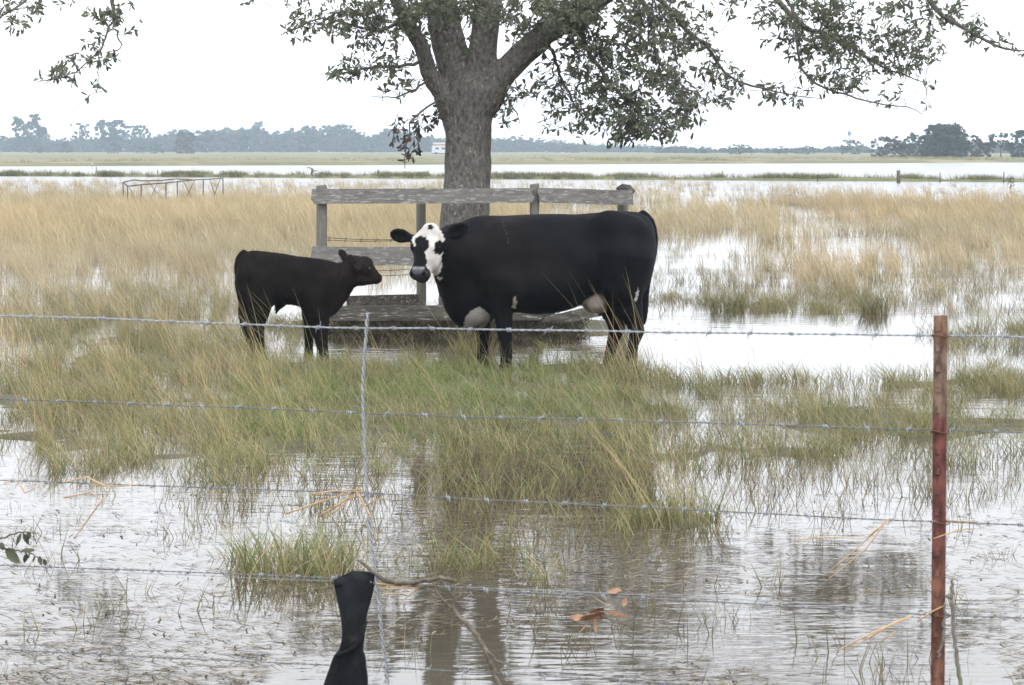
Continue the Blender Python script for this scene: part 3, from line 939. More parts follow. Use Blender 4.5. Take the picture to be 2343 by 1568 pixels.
# head, in its own frame: L from poll to muzzle, S across (to the viewer's right), N out of the face
poll = kp(378, 205, -.33)
L = unit((-0.20, -0.50, -0.83))
N = np.array((-0.33, -0.78, 0.54)); N = unit(N - L * np.dot(N, L))
S = unit(np.cross(L, N))
if S[0] < 0: S = -S
HS = .925
def hd(l, s, n): return poll + L * l * HS + S * s + N * n
F.loft(poll, (L, S, N), [(a_ * HS, *o_) for a_, *o_ in [(-0.03, 0, .045, -.06, .045), (0.0, 0, .075, -.055, .065), (0.06, 0, .102, -.06, .095), (0.13, 0, .116, -.065, .11), (0.19, 0, .117, -.07, .115), (0.26, 0, .100, -.07, .11),
                         (0.33, 0, .078, -.065, .09), (0.39, 0, .072, -.06, .075), (0.44, 0, .083, -.06, .068), (0.485, 0, .088, -.06, .062), (0.515, 0, .070, -.06, .045), (0.53, 0, .04, -.06, .02)]], .02, 2.3)
F.ell(hd(.20, .095, -.02), (.06, .035, .04), (L, S, N), .03)      # brows
F.ell(hd(.20, -.095, -.02), (.06, .035, .04), (L, S, N), .03)
F.ell(hd(.27, .065, -.12), (.10, .045, .075), (L, S, N), .04)     # cheeks
F.ell(hd(.27, -.065, -.12), (.10, .045, .075), (L, S, N), .04)
F.cap([hd(.16, 0, -.17), hd(.36, 0, -.14), hd(.47, 0, -.115)], [.075, .055, .05], .04)  # jaw
F.ell(hd(.485, .05, -.03), (.035, .028, .03), (L, S, N), .02)     # nostril rims
F.ell(hd(.485, -.05, -.03), (.035, .028, .03), (L, S, N), .02)
F.ell(hd(.505, .052, -.012), (.022, .013, .02), (L, S, N), .01, sub=True)
F.ell(hd(.505, -.052, -.012), (.022, .013, .02), (L, S, N), .01, sub=True)
F.ell(hd(.52, 0, -.095), (.012, .075, .006), (L, S, N), .01, sub=True)  # mouth
# ears: flat leaves with a cupped front
def ear(F, base, tip, half, thick, facing, k=.02):
    b, t = np.array(base), np.array(tip)
    A0 = unit(t - b); A2 = np.array(facing, float); A2 = unit(A2 - A0 * np.dot(A2, A0)); A1 = np.cross(A2, A0)
    Ln = np.linalg.norm(t - b)
    F.cap([b - A0 * .03, b + A0 * Ln * .3], [.035, .03], k)
    F.ell(b + A0 * Ln * .56, (Ln * .47, half, thick), (A0, A1, A2), k)
    F.ell(b + A0 * Ln * .60 + A2 * thick * 1.0, (Ln * .34, half * .6, thick * .8), (A0, A1, A2), .01, sub=True)
ear(F, kp(248, 315, -.34), kp(72, 272, -.36), .062, .020, (-.1, -1, -.15))
ear(F, kp(500, 300, -.33), kp(683, 212, -.36), .060, .020, (.1, -1, -.1))
V, Q = F.mesh()
u, v = proj(V)
kx, ky = (u - 877.1) / 0.28399, (v - 453.7) / 0.28399
jit = 9 * (fbm2(V[:, 0] * 80, V[:, 2] * 80, 4) - 0.5) * 2
jx, jy = kx + jit, ky + 9 * (fbm2(V[:, 0] * 80 + 50, V[:, 2] * 80, 9) - 0.5) * 2
front = V[:, 1] < KY + 0.02
black = np.array((0.0052, 0.0050, 0.0062))
C = np.tile(black, (len(V), 1))
warm = fbm2(V[:, 0] * 2.2, V[:, 2] * 2.2, 61)
C = C * (0.8 + 0.5 * warm[:, None]) + np.array((0.009, 0.005, 0.0025)) * (sm(0.45, 0.7, warm) * (0.25 + 0.75 * sm(260, 150, ky)))[:, None]
def c3(pts): return [(a * 0.4754, 106.5 + b * 0.4754) for a, b in pts]
white, pink = np.array((0.58, 0.55, 0.52)), np.array((0.36, 0.31, 0.285))
ishead = (np.linalg.norm((V - hd(.25, 0, -.06)) * 1.0, axis=1) < 0.36) & (V[:, 1] < KY - 0.25)
face = c3([(720, 170), (860, 170), (930, 260), (1000, 380), (1030, 470), (1010, 540), (960, 480), (880, 520), (850, 640), (880, 730), (950, 745), (1000, 690), (985, 760), (975, 850), (1000, 930), (960, 1030), (880, 1100), (800, 1130),
           (790, 1020), (720, 930), (735, 830), (700, 700), (770, 600), (760, 470), (690, 440), (620, 412), (540, 450), (530, 540), (550, 610), (510, 590), (480, 500), (500, 430), (600, 330), (700, 220)])
chin = c3([(770, 1150), (840, 1150), (920, 1100), (1000, 1120), (960, 1190), (920, 1220), (850, 1190)])
paint(C, ishead & inpoly(jx, jy, face), white)
paint(C, front & inpoly(jx, jy, c3([(750, 240), (800, 230), (845, 260), (850, 295), (800, 322), (770, 310)])) & ishead, black)
paint(C, ishead & inpoly(jx, jy, chin), white * 0.85)
hl = (V - poll) @ L / HS; hs = (V - poll) @ S; hn = (V - poll) @ N
muz = ishead & (hl > 0.445 + 0.02 * np.abs(hs) / .08) & (hn > -.16)
paint(C, muz, (0.035, 0.033, 0.036))
paint(C, muz & (np.abs(hs) < .05) & (hl < .50) & (hn > -.035), (0.085, 0.083, 0.09))
paint(C, ishead & (hl > .438) & (hl < .462) & (hn > -.02) & (np.abs(hs) < .055), (0.2, 0.2, 0.21))
for sgn in (-1, 1):
    paint(C, (np.linalg.norm(V - hd(.505, .052 * sgn, -.018), axis=1) < .02), (0.006, 0.005, 0.005))
bris = [(640, 1040), (660, 960), (700, 910), (770, 872), (820, 910), (860, 950), (850, 1010), (760, 1060)]
paint(C, inpoly(jx, jy, bris) & (V[:, 1] < KY + .1), white * 0.62)
paint(C, inpoly(jx, jy, [(1045, 800), (1062, 790), (1076, 840), (1060, 890), (1036, 880)]) & front, white * 0.75)
paint(C, inpoly(jx, jy, [(2020, 830), (2030, 770), (2050, 725), (2058, 750), (2045, 820)]) & front, white * 0.8)
ud = inpoly(jx, jy, [(1590, 860), (1620, 810), (1700, 775), (1760, 780), (1800, 830), (1800, 910), (1740, 930), (1600, 920)]) & (ky > 770) & (V[:, 1] > KY - .19) & (kx < 1800)
paint(C, ud, pink)
faint = np.abs(kx - (1010 - 60 * np.exp(-((ky - 150) / 120) ** 2))) < 4
paint(C, faint & front & (ky < 620) & (jit > -1) & (kx > 920) & ~ishead, (0.035, 0.031, 0.03))
def coat(name, V, Q, C, n, length, width, flow, seed, parent, mat, scale_fn=None):
    # short hair lying over the skin, so the outline is soft and the surface breaks up
    r = np.random.default_rng(seed)
    q = Q[r.integers(len(Q), size=n)]
    w4 = r.dirichlet((1, 1, 1, 1), n)
    p = sum(V[q[:, i]] * w4[:, i:i + 1] for i in range(4))
    nm = np.cross(V[q[:, 2]] - V[q[:, 0]], V[q[:, 3]] - V[q[:, 1]])
    nm /= np.linalg.norm(nm, axis=1)[:, None] + 1e-9
    fl = np.array(flow, float)[None] + r.normal(0, .35, (n, 3))
    fl = fl - nm * (fl * nm).sum(1)[:, None]
    fl /= np.linalg.norm(fl, axis=1)[:, None] + 1e-9
    sd = np.cross(fl, nm)
    ln = length * r.uniform(.5, 1.3, n)[:, None]
    if scale_fn is not None: ln = ln * scale_fn(p)[:, None]
    tip = p + fl * ln + nm * ln * r.uniform(.15, .5, n)[:, None]
    p = p - nm * .002
    VV_ = np.stack([p - sd * width, p + sd * width, tip], 1).reshape(-1, 3)
    cc = C[q[:, 0]] * r.uniform(.6, 1.7, n)[:, None]
    return ob(name, mesh_np(name, VV_, np.arange(3 * n).reshape(-1, 3), True, np.repeat(cc, 3, 0)), mat, parent, kind='stuff')
cow = empty('cow', (kp(1320, 1378)[0], KY, 0), 'large black cow with white blotched face standing in profile and looking at camera', 'cow')
ob('body', mesh_np('cow_body', V, Q, True, C), M['cow_hide'], cow)
coat('coat', V, Q, C, 70000, .013, .0018, (1, 0, -.6), 5, cow, M['cow_hide'], lambda p: np.where(p[:, 1] < KY - .25, .6, 1.0))
def ball(name, c, r, mat, parent, seg=14, sq=(1, 1, 1)):
    Vb, Fb = [], []
    for i in range(seg // 2 + 1):
        for j in range(seg):
            a, b2 = math.pi * i / (seg // 2), 2 * math.pi * j / seg
            Vb.append(np.array(c) + r * np.array(sq) * np.array([math.sin(a) * math.cos(b2), math.sin(a) * math.sin(b2), math.cos(a)]))
    for i in range(seg // 2):
        for j in range(seg):
            Fb.append((i * seg + j, i * seg + (j + 1) % seg, (i + 1) * seg + (j + 1) % seg, (i + 1) * seg + j))
    return ob(name, mesh_np(name, Vb, Fb), mat, parent)
ball('eye', hd(.205, .114, -.045), .021, M['eye'], cow)
ball('eye', hd(.205, -.114, -.045), .021, M['eye'], cow)
C_udder = None

# ---- the calf
JY = 22.95
def jp(x, y, dy=0.0):
    u, v = 0.6049 * (850 + x / 2.7565), 0.6049 * (900 + y / 2.7565)
    p = P(u, v, JY)
    return np.array([p[0], JY + dy, p[2]])
x0, x1 = jp(60, 0)[0], jp(1720, 0)[0]
F = Field((x0, JY - 0.36, -0.12), (x1, JY + 0.36, 1.02), 0.0085)
st = []
for x, t, b, hw in ((138, 235, 400, .05), (165, 185, 520, .095), (215, 150, 600, .13), (300, 136, 650, .15), (400, 142, 665, .155), (500, 154, 690, .165), (620, 170, 695, .18), (740, 192, 705, .18), (850, 203, 745, .17),
                    (950, 217, 800, .155), (1040, 238, 845, .135), (1120, 262, 790, .11), (1190, 330, 690, .08), (1235, 420, 600, .04)):
    p0, p1 = jp(x, t), jp(x, b)
    st.append((p0[0], 0.0, hw, (p0[2] + p1[2]) / 2, (p0[2] - p1[2]) / 2))
F.loft((0, JY, 0), ((1, 0, 0), (0, 1, 0), (0, 0, 1)), st, 0.03, 2.3)
F.ell(jp(950, 500, -.10), (.11, .07, .19), k=.06)
F.ell(jp(330, 420, -.09), (.13, .08, .20), k=.06)
# neck and head, in profile
F.cap([jp(1040, 450), jp(1180, 420), jp(1310, 350)], [.175, .135, .10], .05)
F.cap([jp(1090, 690), jp(1200, 580), jp(1300, 450)], [.10, .085, .06], .05)
F.cap([jp(1365, 285), jp(1450, 300), jp(1530, 372), jp(1582, 420)], [.085, .086, .055, .046], .03)
F.cap([jp(1340, 420), jp(1450, 435), jp(1560, 440)], [.075, .055, .034], .03)
F.ell(jp(1470, 255), (.05, .05, .045), k=.03)
F.ell(jp(1598, 425), (.03, .04, .036), k=.02)
F.ell(jp(1618, 412, -.022), (.008, .01, .007), k=.006, sub=True)
ear(F, jp(1262, 225, .05), jp(1196, 130, .09), .036, .014, (.5, -.8, .2), .015)
ear(F, jp(1330, 235, -.07), jp(1415, 330, -.135), .040, .014, (.5, -.7, .1), .015)
# legs
F.cap([jp(960, 600, -.09), jp(985, 780, -.095), jp(1000, 870, -.095), jp(1008, 960, -.095), jp(1015, 1060, -.095), jp(1030, 1150, -.095), jp(1035, 1200, -.10), jp(1040, 1275, -.105)],
      [.12, .095, .08, .07, .056, .048, .048, .054], .04)
F.cap([jp(900, 640, .08), jp(878, 800, .085), jp(872, 900, .085), jp(874, 980, .085), jp(872, 1080, .085), jp(868, 1170, .085), jp(862, 1275, .085)],
      [.11, .07, .052, .047, .037, .037, .045], .04)
F.cap([jp(330, 420, -.07), jp(380, 640, -.10), jp(365, 790, -.10), jp(352, 890, -.10), jp(362, 960, -.10), jp(372, 1070, -.10), jp(385, 1160, -.10), jp(392, 1275, -.105)],
      [.17, .12, .09, .064, .052, .042, .043, .05], .05)
F.cap([jp(260, 480, .06), jp(250, 680, .085), jp(215, 800, .09), jp(210, 880, .09), jp(235, 960, .09), jp(255, 1060, .09), jp(268, 1160, .09), jp(272, 1275, .09)],
      [.14, .10, .075, .056, .05, .04, .04, .046], .05)
# sheath and tail
F.cap([jp(575, 690), jp(548, 740), jp(540, 785)], [.045, .022, .006], .03)
tl = catmull([jp(200, 165), jp(155, 215), jp(133, 300), jp(140, 400), jp(165, 520), jp(192, 620), jp(225, 720), jp(255, 800)], 15)
F.cap([p + np.array((0, -.02, 0)) for p in tl], list(np.interp(np.linspace(0, 1, 15), [0, .2, .5, .75, .9, 1], [.034, .028, .024, .034, .036, .006])), .010)
V, Q = F.mesh()
fz = (fbm2(V[:, 0] * 55 + V[:, 1] * 31, V[:, 2] * 55 + V[:, 1] * 17, 3) - 0.5)
nrm = None
V = V + np.stack([0 * fz, 0 * fz, fz * 0.006], 1)
u, v = proj(V)
jx, jy = (u / 0.6049 - 850) * 2.7565, (v / 0.6049 - 900) * 2.7565
base, red = np.array((0.0110, 0.0088, 0.0080)), np.array((0.0165, 0.0115, 0.010))
wv = fbm2(V[:, 0] * 5, V[:, 2] * 5, 71)
C = base * (0.75 + 0.6 * wv[:, None])
redm = np.maximum(sm(1020, 1180, jx), 0.55 * (1 - sm(0, 60, np.abs(jx - (200 + (jy - 250) * 0.14)))) * (jy > 300) * (jy < 700))
redm = np.maximum(redm, 0.5 * sm(160, 120, jy - 60) * 0.6)
C = C + (red - base)[None] * (redm * (0.35 + 0.9 * wv))[:, None]
nose = sm(1590, 1612, jx)
C = C * (1 - nose[:, None]) + np.array((0.012, 0.012, 0.013)) * nose[:, None]
calf = empty('calf', (jp(640, 1240)[0], JY, 0), 'dark brown calf facing the black cow beside the board enclosure', 'calf')
ob('body', mesh_np('calf_body', V, Q, True, C), M['calf_hide'], calf)
coat('coat', V, Q, C, 60000, .019, .0018, (-1, 0, -.6), 6, calf, M['calf_hide'], lambda p: np.where(p[:, 0] > jp(1400, 0)[0], .45, 1.0))
ball('eye', jp(1508, 318, -.066), .014, M['eye'], calf)
ball('eye', jp(1508, 318, .066), .014, M['eye'], calf)
# ------------------------------------------------------------------ the oak
TY = 27.2
def tp(u, v, dy=0.0): return P(u, v, TY + dy)
TS = FPX / TY
tbase = tp(1063, 752)
oak = empty('oak_tree', (tbase[0], TY, 0.0), 'broad oak tree with thick forked grey trunk rising behind the cow', 'tree')
F = Field((-1.35, TY - 0.75, -0.2), (1.75, TY + 0.95, 4.3), 0.026)
F.cap([tp(1062, 775), tp(1063, 700), tp(1063, 500), tp(1069, 400), tp(1072, 310), tp(1072, 255), tp(1078, 215)], [.40, .275, .255, .24, .242, .255, .28], .06)
F.cap([tp(1040, 270, -.02), tp(1012, 215, -.05), tp(980, 168, -.10), tp(966, 112, -.15), tp(938, 62, -.2), tp(906, 0, -.25), tp(870, -70, -.3), tp(850, -120, -.3)], [.14, .105, .088, .080, .078, .070, .06, .05], .05)
F.cap([tp(1064, 260, .05), tp(1046, 170, .08), tp(1024, 90, .12), tp(1008, 0, .16), tp(995, -110, .2), tp(985, -160, .2)], [.2, .19, .175, .17, .15, .13], .03)
F.cap([tp(1088, 240, -.02), tp(1098, 160, -.04), tp(1108, 80, -.05), tp(1118, 0, -.05), tp(1140, -100, 0), tp(1150, -160, 0)], [.19, .165, .15, .14, .12, .10], .03)
F.cap([tp(1110, 235, -.05), tp(1140, 180, -.08), tp(1192, 128, -.12), tp(1250, 75, -.18), tp(1325, 25, -.25), tp(1400, -25, -.3), tp(1440, -60, -.3)], [.16, .14, .135, .125, .12, .11, .10], .05)
V, Q = F.mesh()
bz = (fbm2(V[:, 0] * 16 + V[:, 1] * 11, V[:, 2] * 5 + V[:, 1] * 3, 13, 3) - 0.5)
cx_ = V[:, :2] - V[:, :2].mean(0)
V[:, 0] += bz * 0.035; V[:, 1] += bz * 0.02
ob('trunk', mesh_np('trunk', V, Q), M['bark'], oak)

branches = []      # (points, r0, r1)
def br(pts, dys, r0, r1, n=18):
    p = catmull([tp(a, b, d) for (a, b), d in zip(pts, np.interp(np.linspace(0, 1, len(pts)), np.linspace(0, 1, len(dys)), dys))], n)
    w = np.cumsum(np.random.default_rng(len(branches)).normal(0, 0.012, p.shape), axis=0)
    w -= np.linspace(0, 1, n)[:, None] * w[-1]
    p = p + w
    branches.append(p)
    mb = MB(); mb.tube(p, [r0, (r0 + r1) * .55, r1], 7)
    ob('branch', mb.mesh('branch', True), M['bark'] if r0 > .03 else M['twig'], oak)
# limbs above the frame that carry the hanging sprays
br([(860, -100), (700, -190), (520, -200), (380, -130), (262, -40), (257, 20), (257, 51)], (-.3, -1.2, -1.0), .06, .010, 24)
br([(380, -130), (220, -150), (110, -60), (60, 5), (0, 40)], (-1.1, -1.6), .03, .008)
br([(257, 51), (239, 99), (216, 128), (159, 165), (85, 187)], (-1.0, -1.2), .011, .004)
br([(257, 51), (266, 99), (256, 131)], (-1.0, -.9), .009, .004)
br([(230, 120), (226, 160), (227, 199)], (-1.1, -1.1), .006, .003)
br([(910, 10), (930, 40), (854, 68), (738, 46), (641, 81)], (-.25, -.8), .025, .005)
br([(966, 120), (940, 140), (854, 147), (796, 163), (753, 182)], (-.2, -.9), .022, .005)
br([(985, 175), (965, 188), (912, 209), (850, 222)], (-.1, -.5), .016, .004)
br([(1012, 222), (997, 232), (947, 275), (928, 318), (926, 385)], (-.1, -.4), .014, .004)
br([(1430, -50), (1470, 0), (1490, 60), (1505, 138), (1562, 199), (1610, 227)], (-.3, -1.3), .03, .005)
br([(1430, -55), (1520, 10), (1572, 61), (1614, 97), (1631, 126), (1675, 187), (1757, 211), (1800, 219), (1880, 226)], (-.3, .5), .028, .004, 24)
br([(1145, -150), (1330, -230), (1560, -200), (1720, -80), (1838, 41), (1899, 73), (1960, 106), (2041, 158), (2122, 191)], (0, 1.2, 1.4), .05, .005, 28)
br([(1720, -80), (1790, -20), (1817, 41), (1838, 154), (1895, 199), (1960, 219), (2049, 237), (2110, 262)], (1.0, .4), .02, .004, 22)
br([(1440, -60), (1640, -190), (1900, -170), (2060, -60), (2122, 8), (2162, 45), (2223, 81), (2284, 106), (2350, 116)], (-.3, -1.0, -1.2), .045, .007, 28)
br([(1325, 25), (1340, 90), (1390, 170), (1450, 240), (1480, 300)], (-.25, -.9), .03, .006)
br([(1250, 75), (1270, 130), (1300, 200), (1350, 280)], (-.2, .4), .025, .005)
br([(1130, 205), (1165, 215), (1185, 250), (1190, 290)], (-.1, -.4), .012, .003)
br([(990, -140), (960, -330), (860, -520)], (.2, .6), .13, .05)
br([(1145, -150), (1190, -330), (1230, -560)], (0, -.4), .10, .04)
br([(1440, -60), (1560, -180), (1650, -380)], (-.3, .3), .09, .03)
br([(850, -115), (760, -230), (640, -330)], (-.3, .4), .05, .025)
br([(990, -140), (1060, -380), (1130, -640)], (.2, .9), .11, .04)
br([(985, -160), (820, -420), (560, -560)], (.2, 1.6), .08, .03)
br([(1150, -160), (1400, -420), (1750, -540)], (0, 1.6), .08, .03)
BP = np.concatenate(branches)

# leaves
LEAFC = 2.1 * np.array([(0.062, 0.072, 0.043), (0.05, 0.06, 0.036), (0.075, 0.083, 0.052), (0.09, 0.098, 0.066), (0.058, 0.062, 0.042)])
BROWN = np.array([(0.10, 0.075, 0.055), (0.13, 0.095, 0.07), (0.08, 0.062, 0.048)])
LV, LF, LC = [], [], []
singles = []
def leaf_shape(p, d, nrm, L, w, curl):
    s = np.cross(d, nrm)
    def q(t, a, n): return p + d * (L * t) + s * (w * a) + nrm * (L * n)
    return [q(0, 0, 0), q(.30, -.30, .03), q(.30, .30, .03), q(.68, -.5, .02 - curl * .4), q(.68, .5, .02 - curl * .4), q(.92, -.26, -curl * .8), q(.92, .26, -curl * .8), q(1, 0, -curl)], \
           [(0, 2, 1), (1, 2, 4, 3), (3, 4, 6, 5), (5, 6, 7)]
def rv(r, z=0.0):
    a = r.normal(size=3); a[2] += z
    return a / (np.linalg.norm(a) + 1e-9)
def leaf(r, p, d, size, pal, single=False):
    nrm = rv(r, 0.6); nrm = nrm - d * np.dot(nrm, d); nrm /= np.linalg.norm(nrm) + 1e-9
    L = size * r.uniform(.7, 1.2)
    v_, f_ = leaf_shape(p, d, nrm, L, L * r.uniform(.28, .42), r.uniform(-.05, .25))
    c = pal[r.integers(len(pal))] * r.uniform(.75, 1.3)
    if single:
        singles.append((np.array(v_), f_, c)); return
    o = len(LV)
    LV.extend(v_); LF.extend([tuple(i + o for i in q) for q in f_]); LC.extend([c] * 8)
TW = MB()
def spray(r, start, end, n, size, pal, single_p=0.0):
    """a twig with leaves along its outer part"""
    d = end - start
    mid = start + d * .5 + rv(r) * np.linalg.norm(d) * .12 + np.array((0, 0, .08)) * np.linalg.norm(d)
    pts = catmull([start, mid, end], 7)
    TW.tube(pts, [.0045, .0018], 3, cap=False)
    for k in range(n):
        t = r.uniform(.25, 1.0) ** .7
        i = min(int(t * 6), 5)
        p = pts[i] + (pts[i + 1] - pts[i]) * (t * 6 - i)
        tg = pts[i + 1] - pts[i]; tg /= np.linalg.norm(tg) + 1e-9
        dd = tg * .7 + rv(r, -.25) * .9; dd /= np.linalg.norm(dd)
        leaf(r, p, dd, size, pal, r.uniform() < single_p)
blobs = [  # u, v, ru, rv, cover, depth
    (760, 25, 120, 40, .8, -.7), (850, 62, 110, 55, .85, -.7), (905, 22, 90, 55, 1.0, -.5), (692, 62, 52, 40, .6, -.8), (830, 158, 92, 30, .75, -.7), (905, 195, 55, 32, .75, -.4), (782, 168, 38, 30, .7, -.9),
    (960, 110, 60, 70, .55, .5), (880, 110, 60, 40, .4, -.5), (1000, 20, 60, 35, .9, -.6), (1075, 12, 90, 34, .9, -.7), (1100, 110, 55, 30, .30, -.6), (1160, 30, 50, 40, .7, -.5), (1210, 120, 60, 80, .30, .3),
    (1185, 215, 50, 45, .45, -.3), (1150, 255, 22, 40, .5, -.3), (1300, 205, 80, 80, .7, .3), (1260, 60, 90, 60, .8, -.5), (1400, 60, 150, 80, 1.2, -.6), (1400, 175, 110, 100, 1.0, -.7), (1380, 285, 90, 50, .85, -.6),
    (1480, 230, 120, 90, 1.0, -1.0), (1540, 265, 70, 60, .9, -1.2), (1450, 315, 60, 30, .6, -.8), (1500, 120, 80, 80, 1.1, -.9), (1420, 15, 210, 50, 1.3, -.4), (1300, 290, 70, 25, .5, .3), (1580, 75, 55, 50, .9, -.1),
    (1650, 175, 65, 35, .85, .1), (1640, 235, 50, 22, .8, .2), (1750, 215, 60, 24, .75, .3), (1795, 245, 45, 20, .6, .4), (1690, 12, 60, 30, .5, .3), (1610, 130, 50, 30, .6, 0),
    (1830, 55, 120, 75, 1.1, 1.0), (1950, 55, 150, 70, 1.2, 1.2), (1900, 140, 105, 55, 1.0, .9), (2030, 120, 90, 55, 1.0, 1.2), (2115, 95, 55, 50, .95, 1.0), (1960, 190, 60, 36, .7, .7), (2040, 228, 40, 18, .5, .4),
    (2140, 200, 30, 16, .5, 1.4), (2100, 25, 90, 45, .9, -.8), (2270, 80, 70, 32, .55, -1.1), (2325, 118, 25, 14, .6, -1.2), (1895, 200, 55, 28, .6, .7), (2200, 30, 40, 30, .4, -1.1), (2100, 255, 25, 10, .25, .4),
    (1040, 15, 80, 32, .9, -.9), (1135, 25, 55, 38, .85, -.8), (1290, 30, 70, 42, .9, -.7), (960, 35, 50, 42, .75, -.8), (1340, 75, 60, 60, .8, -.6), (1225, 10, 60, 25, .9, -.8),
    (45, 30, 60, 32, .8, -1.5), (30, 64, 28, 20, .7, -1.5), (150, 8, 22, 14, .6, -1.4), (120, 10, 30, 14, .4, -1.4), (255, 22, 62, 30, .65, -1.1), (222, 55, 30, 26, .75, -1.0), (292, 55, 40, 28, .55, -1.0), (240, 105, 30, 26, .6, -1.0), (212, 140, 62, 22, .95, -1.1),
    (162, 163, 52, 20, .95, -1.15), (112, 184, 34, 12, .85, -1.2), (225, 192, 20, 16, .6, -1.1), (190, 98, 18, 14, .6, -1.0), (152, 200, 16, 10, .4, -1.1), (555, 4, 14, 10, .8, -1.0), (455, 0, 14, 8, .7, -1.0), (200, 232, 40, 8, .10, -1.1),
]
r = np.random.default_rng(12)
for u, v, ru, rvv, cov, dep in blobs:
    nl = int(min(cov, .9) * 2.9 * math.pi * ru * rvv / 100)
    nt = max(1, nl // 8)
    for k in range(nt):
        a, q = r.uniform(0, 2 * math.pi), math.sqrt(r.uniform(0, 1))
        e = tp(u + ru * q * math.cos(a), v + rvv * q * math.sin(a), dep + r.normal(0, .4))
        near = BP[np.argsort(((BP - e) ** 2 * np.array((1, .4, 1))).sum(1))[:6]][r.integers(6)]
        dv = near - e
        ln = np.linalg.norm(dv)
        s = e + dv / (ln + 1e-9) * min(ln, r.uniform(.18, .38)) + rv(r) * .05
        spray(r, s, e, 8, .080, LEAFC, .06 if cov < .75 else .02)
# the wilted brown spray hanging beside the trunk
for u, v, ru, rvv, cnt in ((925, 310, 36, 28, 11), (935, 340, 22, 22, 6), (972, 278, 32, 22, 6), (905, 300, 14, 10, 3), (928, 372, 10, 14, 2), (1000, 262, 22, 14, 3), (1145, 265, 12, 30, 2)):
    for k in range(cnt):
        a, q = r.uniform(0, 2 * math.pi), math.sqrt(r.uniform())
        e = tp(u + ru * q * math.cos(a), v + rvv * q * math.sin(a), -.3 + r.normal(0, .08))
        spray(r, e + np.array((r.uniform(-.02, .12), 0, r.uniform(.08, .2))), e, 6, .085, BROWN, .15)
# the crown above the frame
r = np.random.default_rng(5)
for k in range(330):
    a, q = r.uniform(0, 2 * math.pi), math.sqrt(r.uniform(.02, 1))
    zz = r.uniform(5.0, 9.4)
    rr_ = 6.2 * math.sqrt(max(0.05, 1 - ((zz - 5.0) / 4.3) ** 2)) * q
    c = np.array((tbase[0] + rr_ * math.cos(a) + .4, TY + rr_ * .9 * math.sin(a), zz - .25 * q))
    if c[2] < 4.8: c[2] += .5
    for j in range(6):
        s = c + rv(r) * .25
        spray(r, s, s + rv(r, -.1) * r.uniform(.4, .75), 11, .105, LEAFC)
me = mesh_np('leaves', LV, LF, True, np.clip(np.array(LC), 0, 1)); me.materials.append(M['leaf'])
ob('foliage', me, None, oak, kind='stuff')
ob('twigs', TW.mesh('twigs', True), M['twig'], oak, kind='stuff')
sel = [s for s in singles][:300]
for v_, f_, c in sel:
    me = mesh_np('leaf', v_, f_, True, np.tile(np.clip(c, 0, 1), (8, 1))); me.materials.append(M['leaf'])
    ob('leaf', me, None, oak)
# ------------------------------------------------------------------ board enclosure round the oak
EY = 26.05
enc = empty('board_enclosure', (P(980, 752, EY)[0], EY, 0), 'weathered grey board enclosure on round posts around the oak trunk', 'fence')
def ep(u, v, y=EY): return P(u, v, y)
def board(p0, p1, h0, h1, t, mat, seed, ragged=.012, n=9, name='rail', parent=None):
    """a plank from p0 to p1 (centre line of its near face), warped, with broken ends"""
    r = np.random.default_rng(seed)
    p0, p1 = np.array(p0, float), np.array(p1, float)
    d = p1 - p0
    nrm = unit(np.cross(d, (0, 0, 1)))
    if nrm[1] > 0: nrm = -nrm
    V = []
    for i in range(n):
        s = i / (n - 1)
        c = p0 + d * s + np.array((0, 0, r.normal(0, .0015)))
        h = (h0 + (h1 - h0) * s) / 2
        e = ragged if i in (0, n - 1) else 0
        for a, b in ((-1, 1), (-.35, 1), (.35, 1), (1, 1), (1, -1), (-1, -1)):
            off = unit(d) * r.normal(0, 1) * e
            V.append(c + off + np.array((0, 0, a * h * (1 + r.normal(0, .004)))) + nrm * (t / 2 if b > 0 else -t / 2) + nrm * r.normal(0, .0015))
    F_ = [(i * 6 + k, i * 6 + (k + 1) % 6, (i + 1) * 6 + (k + 1) % 6, (i + 1) * 6 + k) for i in range(n - 1) for k in range(6)]
    F_ += [tuple(range(5, -1, -1)), tuple((n - 1) * 6 + k for k in range(6))]
    return ob(name, mesh_np(name, V, F_, False), mat, parent or enc)
def post(u, vtop, y, rad, seed, lean=0.0, dome=False):
    r = np.random.default_rng(seed)
    t = P(u, vtop, y)
    zs = [-.25, 0, .3, .7, 1.1, t[2] - .02, t[2]]
    mb = MB()
    pts = [np.array((t[0] + lean * (z - t[2]) + r.normal(0, .002), y, z)) for z in zs]
    mb.tube(pts, [rad * 1.06, rad * 1.05, rad * 1.02, rad, rad * .98, rad * .97, rad * (.55 if dome else .93)], 12)
    return ob('post', mb.mesh('post', True), M['post'], enc)
YF = EY - .085
post(735, 424, EY, .055, 1); post(1222, 421, EY, .049, 2, .004)
post(963, 431, EY + 1.6, .052, 3); post(1425, 431, EY + .35, .058, 4, 0, True)
hb = .148
board(ep(713, 450, YF), ep(1219, 447.5, YF), .150, .148, .036, M['board'], 11, .022)
board(ep(1231, 447, YF + .01), ep(1447, 453, YF + .26), .148, .150, .036, M['board'], 12, .012)
board(ep(713, 586, YF), ep(1222, 588, YF), .188, .186, .038, M['board'], 13, .008)
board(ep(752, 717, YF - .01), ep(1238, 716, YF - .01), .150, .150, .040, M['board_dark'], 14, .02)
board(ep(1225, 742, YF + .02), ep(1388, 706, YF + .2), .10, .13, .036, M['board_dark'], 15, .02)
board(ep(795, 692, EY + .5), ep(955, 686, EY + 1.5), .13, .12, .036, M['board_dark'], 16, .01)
board(ep(790, 668, EY + .1), ep(806, 705, EY + .14), .10, .08, .05, M['board_dark'], 17, .015)
